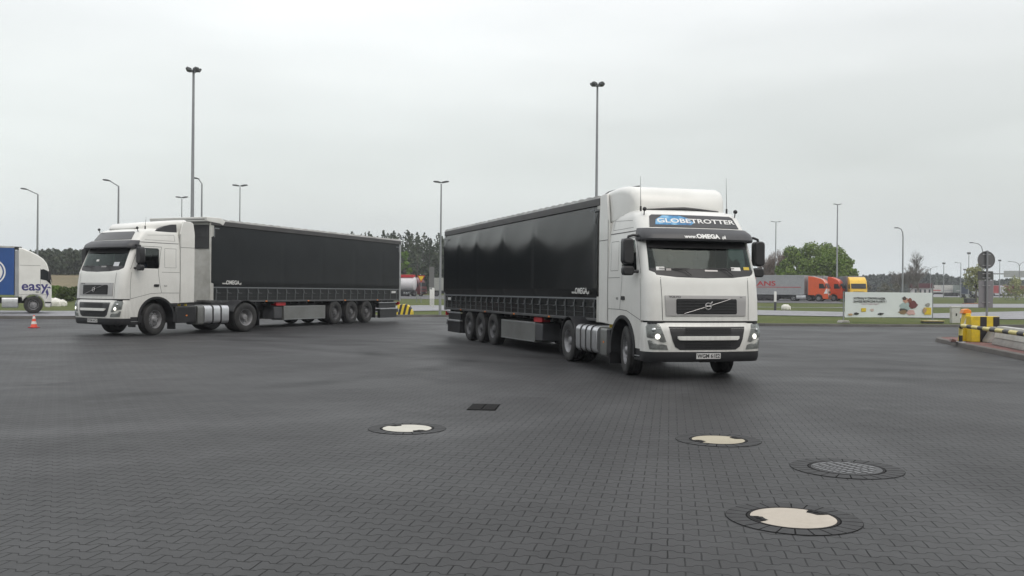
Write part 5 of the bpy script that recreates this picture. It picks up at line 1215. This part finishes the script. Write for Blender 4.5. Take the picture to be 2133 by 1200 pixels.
# yellow and black rounded end block
p = gp(841, 657); t = thing('hazard_block', 'rounded yellow and black striped block behind the rear of the left trailer', 'barrier', (p.x, p.y, 0), R(-8))
b = MB(); b.box(-.45, .2, -.22, .22, 0, .62); 
b = MB(); nn = 40
for i in range(nn):
    a0_, a1_ = math.pi / 2 * i / nn, math.pi / 2 * (i + 1) / nn

def prof_h(x): return .74 if x < -.1 else .74 * math.sqrt(max(0, 1 - ((x + .1) / .66) ** 2)) + .02
xsb = [-.5 + 1.04 * i / 40 for i in range(41)]
ringz = []
for x in xsb:
    h_ = prof_h(x); ringz.append([b.bm.verts.new((x + .16 * (z / .74), y * (1 - .25 * z / .74), z)) for y, z in ((-.26, 0), (-.26, h_ * .33), (-.26, h_ * .66), (-.24, h_ * .93), (-.1, h_), (.1, h_), (.26, h_ * .9), (.26, 0))])
for i, (A, B) in enumerate(zip(ringz, ringz[1:])):
    for j in range(8): b.bm.faces.new([A[j], A[(j + 1) % 8], B[(j + 1) % 8], B[j]]).material_index = (i // 6) % 2
b.bm.faces.new(ringz[0]); b.bm.faces.new(ringz[-1][::-1])
b.build('block', [M['yellowb'] if 'yellowb' in M else M['yellow'], M['stripeblack']], t)
# white marker posts and grey sign in the gap
for u, v0, v1, D, nm, l in ((897.5, 628, 603, 84, 'marker_post', 'white marker post left of its twin in the gap between the trailers'), (902.5, 627, 600, 80, 'marker_post', 'white marker post right of its twin in the gap between the trailers'), (1615, 647, 607, 80, 'marker_post', 'white topped dark marker post on the grass before the grey trailer')):
    p = gd(u, D); h = zat(u, v1, D) - p.z; t = thing(nm, l, 'post', p, group='white marker posts on the grass')
    b = MB(); b.prism([(-.09, 0), (.09, 0), (.09, h * .45), (-.09, h * .45)], 'y', -.05, .05); b.build('lower_post', M['wall'] if u < 1000 else M['dkgrey'], t)
    b = MB(); b.prism([(-.10, h * .45), (.10, h * .45), (.10, h - .05), (.04, h), (-.10, h)], 'y', -.06, .06); b.build('upper_post', M['white'], t, bevel=.01)
p = gd(899, 95); h = zat(899, 556, 95) - p.z; t = thing('road_sign', 'narrow grey sign board seen from behind above the white marker posts', 'sign', p)
b = MB(); b.tube([(0, 0, 0), (0, 0, h)], .05, 8); b.build('post', M['pole'], t); b = MB(); b.box(-.26, .26, -.05, -.03, h * .45, h); b.build('board', mat('dull_sign_back', (.13, .13, .135), .6), t, bevel=.01)
p = gd(877, 100); zt_ = zat(877, 574, 100) - p.z; t = thing('road_sign', 'yellow triangle give way sign pointing down, in front of the dark red truck', 'sign', p)
b = MB(); b.tube([(0, 0, 0), (0, 0, zt_)], .035, 8); b.build('post', M['pole'], t)
b = MB(); b.prism([(-.42, zt_), (.42, zt_), (0, zt_ - .78)], 'y', -.06, -.04); pn = b.build('panel', M['red'], t); b = MB(); b.prism([(-.30, zt_ - .07), (.30, zt_ - .07), (0, zt_ - .62)], 'y', -.066, -.061); b.build('face', M['yellow'], pn)
p = gd(868, 104); t = thing('post', 'thin grey post left of the give way sign', 'post', p); b = MB(); b.tube([(0, 0, 0), (0, 0, 1.2)], .035, 8); b.build('pole', M['pole'], t); b = MB(); b.lathe([(0, 1.24), (.05, 1.2)], axis='z', n=10); b.build('cap', M['black'], t)
# boulders
rn = random.Random(8)
p = gp(1637, 646); b = MB(); b.ico((0, 0, .2), .42, 3, (1.05, .7, .75), 0, .09, rn); o = b.build('boulder', M['stone'], None, smooth=60, loc=(p.x, p.y, p.z)); tag(o, 'white boulder on the grass in front of the orange trucks', 'boulder')
for i, (u, v, r_, l) in enumerate(((112, 637, .55, 'large white stone beside the nose of the blue truck'), (126, 637, .42, 'smaller white stone at the right of the pair near the blue truck'))):
    p = gp(u, v); b = MB(); b.ico((0, 0, r_ * .3), r_, 3, (1.2, .8, .85), 0, .16, rn); o = b.build('boulder', M['stone'], None, smooth=60, loc=p); tag(o, l, 'boulder', 'white stones beside the blue truck')
p = gp(1942, 673); t = thing('timber_sleeper', 'low yellow-topped slab lying on the verge at the right end of the banner', 'slab', (p.x, p.y, 0), R(3)); b = MB(); b.box(-.60, .60, -.2, .2, 0, .10); b.build('side', M['dkgrey'], t, bevel=.015); b = MB(); b.box(-.62, .62, -.22, .22, .102, .16); b.build('top', col('ochre_paint', (.42, .34, .14)), t, bevel=.015)
p = gp(1989, 673); t = thing('cabinet', 'small white roadside cabinet left of the yellow and black block', 'cabinet', (p.x, p.y, 0))
b = MB(); b.box(-.24, .24, -.15, .15, 0, .92); bd = b.build('body', M['wall'], t, bevel=.02); b = MB(); b.box(-.27, .27, -.18, .18, .922, .98); b.build('lid', M['white'], t, bevel=.01); b = MB(); b.box(-.03, .05, -.162, -.152, .42, .58); b.build('lock', M['black'], bd)
b = MB(); b.box(.24, .60, -.04, .04, .48, .56); b.build('bracket', M['wall'], t)
p = gp(2019, 633); t = thing('waste_container', 'dark container standing on the grass below the dark blue truck', 'container', p); hh = zat(2019, 621, p.y) - p.z; b = MB(); b.prism([(-.5, .12), (.5, .12), (.6, hh), (-.6, hh)], 'y', -.5, .5); b.build('body', M['dkgrey'], t, bevel=.04); b = MB(); b.box(-.7, 2.4, -.6, .6, 0, .11); b.build('base', col('rust_base', (.30, .12, .06)), t)

# ------------------------------------------------------------------ traffic island at the right
M['redpave'] = ground_mat('red_pavers', ((.20, .10, .09), (.16, .095, .085), (.13, .11, .10)), 1.2, 14, .8)
KI = [gp(2320, 798), gp(2133, 750.5), gp(2040, 731), gp(1985, 719.5), gp(1958, 714), gp(1950, 711.5)]
back = [gp(1953, 709.5), gp(1975, 709), gp(2040, 709.5), gp(2133, 712), gp(2330, 720)]
isl = [(q.x, q.y) for q in KI] + [(q.x, q.y) for q in back]
b = MB(); b.prism(isl, 'z', -.02, .125); b.build('traffic_island', M['redpave'], None, smooth=0)
tag(bpy.data.objects['traffic_island'], kind='structure')
def edge(P, w, h, nm):
    b = MB(); n = len(P); rows = []
    for i, q in enumerate(P):
        a = P[max(i - 1, 0)]; c = P[min(i + 1, n - 1)]; d = Vector((c[0] - a[0], c[1] - a[1])).normalized(); nn = Vector((d.y, -d.x))
        rows.append([b.bm.verts.new((q[0] + nn.x * o_, q[1] + nn.y * o_, z)) for o_, z in ((0.03, -.02), (0.012, h - .02), (-.01, h), (-w, h), (-w, -.02))])
    for A, B in zip(rows, rows[1:]):
        for k in range(4): b.bm.faces.new([A[k], B[k], B[k + 1], A[k + 1]])
    b.bm.faces.new(rows[0]); b.bm.faces.new(rows[-1][::-1]); return tag(b.build(nm, M['kerb2'], None, smooth=20), kind='structure')
M['kerb2'] = mat('island_kerb', (.135, .125, .115), .85, noise=.12, nscale=2, dirt=(.10, .09, .08), dscale=1.5, damt=.7)
edge(isl[::-1], .15, .135, 'kerb')
ZI = .127
def ig(u, v):
    a, b_ = ab(u, v); D = F * (H - ZI) / b_; return Vector((a * D / F, D, ZI))
# striped block
p = ig(2045, 712); s_ = F / p.y; t = thing('hazard_block', 'upright yellow and black striped block on the red-paved island', 'barrier', p, R(4))
wd_ = 61 / s_; hh = 53 / s_
b = MB(); xs_ = [-wd_ / 2, -wd_ / 2 + 19 / s_, -wd_ / 2 + 33 / s_, -wd_ / 2 + 47 / s_, wd_ / 2]
b.box(-wd_ / 2, wd_ / 2, -.2, .25, 0, hh); body = b.build('block', M['yellow'], t, bevel=.015)
for a, c in ((xs_[1], xs_[2]), (xs_[3], xs_[4] - .01)): b = MB(); b.box(a, c, -.206, -.201, .01, hh - .01); b.build('black_stripe', M['stripeblack'], body)
p2 = ig(2010, 711); t = thing('signal_beacon', 'orange-capped yellow and black beacon post at the left end of the striped block', 'beacon', p2)
b = MB(); b.prism([(-.18, 0), (.14, 0), (.12, hh + .1), (-.04, hh + .1)], 'y', -.14, .14); body = b.build('body', M['yellow'], t, bevel=.02)
b = MB(); b.prism([(-.13, .55), (-.05, .55), (.05, hh), (-.02, hh)], 'y', -.146, -.141); b.build('white_stripe', M['white_text'], body); b = MB(); b.prism([(-.04, .55), (.05, .55), (.11, hh), (.055, hh)], 'y', -.146, -.141); b.build('black_stripe', M['stripeblack'], body)
b = MB(); b.prism([(-.13, hh + .08), (.15, hh + .08), (.13, hh + .19), (.03, hh + .24), (-.09, hh + .21)], 'y', -.13, .13); b.build('cap', col('orange_cap', (.75, .22, .02)), t, bevel=.02)
# tubular guard
p = ig(2001, 713); e_ = ig(2210, 756); t = thing('guard_rail', 'yellow and black painted tubular guard rail on the island', 'guard rail', p)
d_ = (e_ - p); zt_ = .52; A = [Vector((0, 0, 0)), Vector((0, 0, .20)), Vector((0, 0, zt_ - .13))]
dn = d_.normalized()
b = MB(); b.tube([Vector((0, 0, 0)), Vector((0, 0, .22))], .062, 14, 1); b.tube([Vector((0, 0, .22)), Vector((0, 0, zt_ - .13)), Vector((0, 0, zt_ - .05)) + dn * .03], .062, 14, 0)
b.tube([Vector((0, 0, zt_ - .05)) + dn * .03, Vector((0, 0, zt_)) + dn * .11, Vector((0, 0, zt_ + .01)) + dn * .22], .062, 14, 1)
q0 = .22; k = 0; Ltot = d_.length
while q0 < Ltot - .3:
    q1 = min(q0 + (.70 if k % 2 == 0 else .55), Ltot - .1); b.tube([dn * q0 + Vector((0, 0, zt_ + .01)), dn * q1 + Vector((0, 0, zt_ + .01))], .062, 14, 0 if k % 2 == 0 else 1, False); q0 = q1; k += 1
b.tube([dn * q0 + Vector((0, 0, zt_)), dn * q0], .062, 14, 1)
b.build('rail', [col('pale_yellow', (.66, .56, .16)), M['stripeblack']], t)
b = MB(); b.lathe([(0, .02), (.14, .02), (.15, 0)], axis='z', n=16); b.build('base_plate', M['galv'], t)
# low concrete barriers behind the rail
jp = [(-.28, 0), (.28, 0), (.26, .10), (.13, .30), (.09, .50), (-.09, .50), (-.13, .30), (-.26, .10)]
for i, (ua, va, ub_, vb, l, m_) in enumerate(((2052, 711, 2090, 716, 'short concrete block behind the guard rail next to the striped block', 'concrete'), (2097, 719, 2210, 742, 'white-topped concrete barrier behind the guard rail at the right edge', 'wall'))):
    a = ig(ua, va); c = ig(ub_, vb); a.y += .3; c.y += .3; L_ = (c - a).length; t = thing('concrete_barrier', l, 'barrier', a, math.atan2(c.y - a.y, c.x - a.x), group='concrete barriers on the island')
    b = MB(); b.prism([(y, z) for y, z in jp], 'x', 0, L_); b.build('block', M['concrete'], t, bevel=.02)
    b = MB()
    if i == 0: b.prism([(0.0, .06), (L_ * .45, .06), (L_ * .5, .46), (0.10, .46)], 'y', -.30, -.285)
    else: b.prism([(-.205, .22), (.205, .22), (.11, .56), (-.11, .56)], 'x', -.01, L_)
    b.build('white_band', M['wall'], t)
p = ig(1955 - 8, 712.5); p = ig(1993, 712)
p = ig(1984, 713); t = thing('broken_stub', 'small brown stub on the red pavers left of the guard rail', 'stub', p); b = MB(); b.prism([(-.09, 0), (.10, 0), (.07, .09), (-.05, .12)], 'y', -.08, .08); b.build('stub', col('brown_stub', (.14, .07, .06)), t, bevel=.015); b = MB(); b.box(-.13, .13, -.11, .11, 0, .02); b.build('plate', M['dkgrey'], t)
# sign post seen from behind
p = ig(2055, 706); s_ = F / p.y; t = thing('road_sign', 'round road sign with a tall panel below it, seen from behind on the island', 'sign', p, R(3))
zz = lambda v: H - (v - 616.5) / s_ - ZI
M['signback'] = mat('sign_back', (.145, .150, .155), .5, metal=.2, noise=.08, nscale=3)
b = MB(); b.tube([(0, 0, 0), (0, 0, zz(522))], .036, 10); b.build('post', M['pole2'] if 'pole2' in M else M['pole'], t)
rd = 18.5 / s_
b = MB(); b.lathe([(0, .06), (rd, .06), (rd, .075), (0, .075)], n=40, c=(0, 0, zz(541.5))); b.lathe([(rd - .02, .045), (rd, .045), (rd, .06), (rd - .02, .06)], n=40, c=(0, 0, zz(541.5))); b.build('round_panel', M['signback'], t)
b = MB(); b.prism(rr(-18 / s_, 15 / s_, zz(583), zz(565), .03), 'y', .06, .07); b.build('small_panel', mat('dark_sign_back', (.085, .09, .09), .5), t)
b = MB(); b.prism(rr(-16 / s_, 15 / s_, zz(641), zz(584), .03), 'y', .058, .07); b.build('tall_panel', mat('pale_sign_back', (.21, .21, .225), .5), t)
b = MB()
for v in (530, 553, 570, 579, 595, 630): b.box(-.14, .14, .038, .056, zz(v) - .018, zz(v) + .018)
b.build('clamp', M['galv'], t)

# ------------------------------------------------------------------ manholes in the paving
M['cream'] = mat('cover_concrete', (.44, .395, .335), .85, noise=.08, nscale=5, bump=.1, bscale=60, dirt=(.34, .30, .25), dscale=4, damt=.7)
M['iron'] = mat('cast_iron', (.018, .017, .017), .7, noise=.2, nscale=20, spec=.12)
M['stonering'] = mat('ring_paver', (.036, .036, .037), .6, noise=.2, nscale=9, bump=.1, bscale=60, spec=.21)
M['bed'] = mat('joint_sand', (.011, .011, .011), .9, spec=.05)
def manhole(label, u, v, R1, R0, angs, grate=False, group='round manholes set in rings of pavers', cc=None):
    p = gp(u, v); t = thing('manhole', label, 'manhole cover', (p.x, p.y, 0), 0, group)
    b = MB(); b.lathe([(0, .003), (R1 + .004, .003)], axis='z', n=48); b.build('bedding', M['bed'], t)
    b = MB(); n = 24
    for k in range(n):
        a0 = 2 * math.pi * (k + .05) / n; a1 = 2 * math.pi * (k + .95) / n; r0 = R0 + .016; q = [a0 + (a1 - a0) * j / 3 for j in range(4)]
        top_ = [(r0 * math.cos(a), r0 * math.sin(a)) for a in q] + [(R1 * math.cos(a), R1 * math.sin(a)) for a in q[::-1]]
        b.prism(top_, 'z', .0032, .0050 + .001 * random.random())
    b.build('paver_ring', M['stonering'], t)
    b = MB(); b.lathe([(R0 - .012, .0045), (R0 - .012, .0065), (R0 + .004, .0065), (R0 + .004, .003)], axis='z', n=48); b.build('frame', M['iron'], t)
    if not grate:
        b = MB(); b.lathe([(0, .0062), (R0 - .016, .0062)], axis='z', n=48); c = b.build('cover', cc or M['cream'], t)
        for a in angs:
            b = MB(); da = R(17); P = [(R0 - .014) * Vector((math.cos(R(a) + q), math.sin(R(a) + q))) for q in [-da + 2 * da * j / 8 for j in range(9)]] + [(R0 - .10) * Vector((math.cos(R(a) + q), math.sin(R(a) + q))) for q in (da * .75, da * .2, -da * .3, -da * .75)]
            b.prism([(q.x, q.y) for q in P], 'z', .0063, .0078); lg = b.build('iron_grip', M['iron'], c)
            b = MB()
            for j in (-1, 0, 1):
                q = Vector((math.cos(R(a) + j * .2), math.sin(R(a) + j * .2))) * (R0 - .055); b.box(q.x - .018, q.x + .018, q.y - .018, q.y + .018, .0079, .0088)
            b.build('grip_hole', M['bed'], lg)
    else:
        b = MB(); b.lathe([(0, .006), (R0 - .016, .006)], axis='z', n=48); c = b.build('cover', M['irongrey'], t)
        b = MB(); k = -R0 + .05
        while k < R0 - .04:
            hw = math.sqrt(max(0, (R0 - .04) ** 2 - k * k)); j = -hw
            while j < hw - .05:
                b.box(j, j + .085, k, k + .024, .0065, .0105, 0); j += .11
            k += .052
        o = b.build('grate_ribs', M['galv2'], c); o.rotation_euler = (0, 0, R(35))
    return t
M['irongrey'] = mat('worn_iron', (.05, .05, .052), .5, metal=.3)
M['galv2'] = mat('worn_rib_metal', (.15, .15, .155), .35, metal=.6)
manhole('nearest manhole with a big pinkish-cream concrete lid at the bottom right', 1652, 1080, .47, .315, (189, 35))
manhole('manhole with a tan lid below the right-hand truck, dark notches left and right', 1496, 917, .46, .30, (205, 28), cc=mat('cover_concrete_tan', (.40, .36, .27), .85, noise=.1, nscale=5, dirt=(.22, .2, .16), dscale=3, damt=.5))
manhole('dark ribbed iron manhole without concrete, between the two cream ones at right', 1763, 976, .50, .33, (), True)
manhole('whitish manhole lid on its own at the left, below the gap between the trucks', 848, 893, .45, .30, (128, -52), cc=mat('cover_concrete_pale', (.50, .485, .43), .85, noise=.06, nscale=5))
# rectangular drain grate
cs = [gp(972.2, 854.4), gp(1031, 855.5), gp(1047, 843.2), gp(986, 841.6)]
o_ = cs[0]; ex = (cs[1] - cs[0]); ey = (cs[3] - cs[0])
def dp(a, c, z): q = o_ + ex * a + ey * c; return (q.x, q.y, z)
t = thing('drain_grate', 'dark rectangular double drain grate in the paving below the right-hand trailer', 'drain grate', (0, 0, 0))
b = MB(); b.quad([dp(-.02, -.02, .003), dp(1.02, -.02, .003), dp(1.02, 1.02, .003), dp(-.02, 1.02, .003)]); b.build('frame', M['bed'], t)
for a0 in (.03, .54):
    b = MB()
    for k in range(9):
        a = a0 + .44 * k / 9; A_ = [dp(a, .04, .004), dp(a + .028, .04, .004), dp(a + .028, .96, .004), dp(a, .96, .004)]; B_ = [(x, y, .010) for x, y, z in A_]
        va = [b.bm.verts.new(q) for q in A_]; vb = [b.bm.verts.new(q) for q in B_]; b.bm.faces.new(vb)
        for i in range(4): b.bm.faces.new([va[i], va[(i + 1) % 4], vb[(i + 1) % 4], vb[i]])
    b.build('grate', M['iron'], t)

# ------------------------------------------------------------------ the driver in the left tractor
def person(label, root_loc, rz, scale):
    t = thing('person', label, 'person', root_loc, rz, scale=scale)
    # seated figure facing +x, hips at origin
    J = {'hip': (0, 0, .0, .15), 'waist': (-.03, 0, .16, .135), 'chest': (-.05, 0, .36, .16), 'neck0': (-.05, 0, .50, .075), 'neck': (-.03, 0, .56, .055), 'head0': (-.01, 0, .63, .075), 'head': (0, 0, .70, .095), 'crown': (-.01, 0, .77, .085)}
    E_ = [('hip', 'waist'), ('waist', 'chest'), ('chest', 'neck0'), ('neck0', 'neck'), ('neck', 'head0'), ('head0', 'head'), ('head', 'crown')]
    for s_, n_ in ((1, 'l'), (-1, 'r')):
        J.update({'sh' + n_: (-.05, s_ * .19, .45, .065), 'el' + n_: (.12, s_ * .25, .24, .048), 'wr' + n_: (.36, s_ * .17, .33, .033), 'pa' + n_: (.42, s_ * .16, .36, .035), 'hp' + n_: (.02, s_ * .10, -.02, .10), 'kn' + n_: (.45, s_ * .12, .02, .07), 'an' + n_: (.58, s_ * .12, -.38, .045), 'to' + n_: (.72, s_ * .12, -.42, .04)})
        E_ += [('chest', 'sh' + n_), ('sh' + n_, 'el' + n_), ('el' + n_, 'wr' + n_), ('wr' + n_, 'pa' + n_), ('hip', 'hp' + n_), ('hp' + n_, 'kn' + n_), ('kn' + n_, 'an' + n_), ('an' + n_, 'to' + n_)]
        for f in range(4):
            a_, b_ = 'fa%s%d' % (n_, f), 'fb%s%d' % (n_, f); J[a_] = (.46, s_ * (.13 + .02 * f), .385 - .008 * f, .010); J[b_] = (.485, s_ * (.135 + .018 * f), .355 - .008 * f, .009); E_ += [('pa' + n_, a_), (a_, b_)]
        J['th' + n_] = (.43, s_ * .115, .39, .011); E_.append(('pa' + n_, 'th' + n_))
    ks = list(J); me = bpy.data.meshes.new('body'); me.from_pydata([J[k][:3] for k in ks], [(ks.index(a), ks.index(b)) for a, b in E_], [])
    o = bpy.data.objects.new('body', me); C.objects.link(o); md = o.modifiers.new('skin', 'SKIN')
    for i, k in enumerate(ks): r_ = J[k][3]; me.skin_vertices[0].data[i].radius = (r_, r_)
    me.skin_vertices[0].data[ks.index('hip')].use_root = True
    sb = o.modifiers.new('sub', 'SUBSURF'); sb.levels = 1; sb.render_levels = 1
    dg = bpy.context.evaluated_depsgraph_get(); nm = bpy.data.meshes.new_from_object(o.evaluated_get(dg)); o.modifiers.clear(); o.data = nm
    nm.materials.clear(); skinm = mat('skin', (.42, .25, .18), .55); nm.materials.append(skinm); nm.materials.append(mat('blue_shirt', (.05, .08, .22), .8)); nm.materials.append(mat('dark_trousers', (.03, .03, .04), .8))
    for pgn in nm.polygons:
        c = pgn.center; pgn.material_index = 0 if (c.z > .54 or c.x > .30 and c.z > .25) else (2 if c.z < .06 else 1)
    nm.polygons.foreach_set('use_smooth', [True] * len(nm.polygons)); o.parent = t
    b = MB(); b.ico((-.02, 0, .76), .11, 2, (1.0, .85, .75)); b.build('hair', mat('dark_hair', (.04, .03, .025), .8), t)
    for s_ in (1, -1): b = MB(); b.ico((.088, s_ * .035, .71), .012, 1); b.build('eye', M['black'], t)
    b = MB(); b.ico((.10, 0, .685), .018, 1, (1, .7, 1.3)); b.build('nose', skinm, t)
    return t
_T = Matrix.Translation((-14.03, 30.90, 0)) @ Matrix.Rotation(-2.151, 4, 'Z') @ Matrix.Scale(1.062, 4)
q = _T @ Vector((-1.30, .62, 1.85)); person('driver in a blue shirt holding the wheel behind the side window of the left truck', q, -2.151, 1.0)

# ------------------------------------------------------------------ the damp air
hz = MB(); hz.box(-900, 900, -120, 900, -2.0, 45); ho = hz.build('haze', [], None, smooth=0)
hm = bpy.data.materials.new('damp_air'); hm.use_nodes = True; ht_ = hm.node_tree; ht_.nodes.clear()
ou = ht_.nodes.new('ShaderNodeOutputMaterial'); pv = ht_.nodes.new('ShaderNodeVolumePrincipled'); pv.inputs['Density'].default_value = .00045; pv.inputs['Color'].default_value = (.92, .95, 1, 1); pv.inputs['Anisotropy'].default_value = .2
ht_.links.new(pv.outputs[0], ou.inputs['Volume']); ho.data.materials.append(hm); tag(ho, kind='stuff')
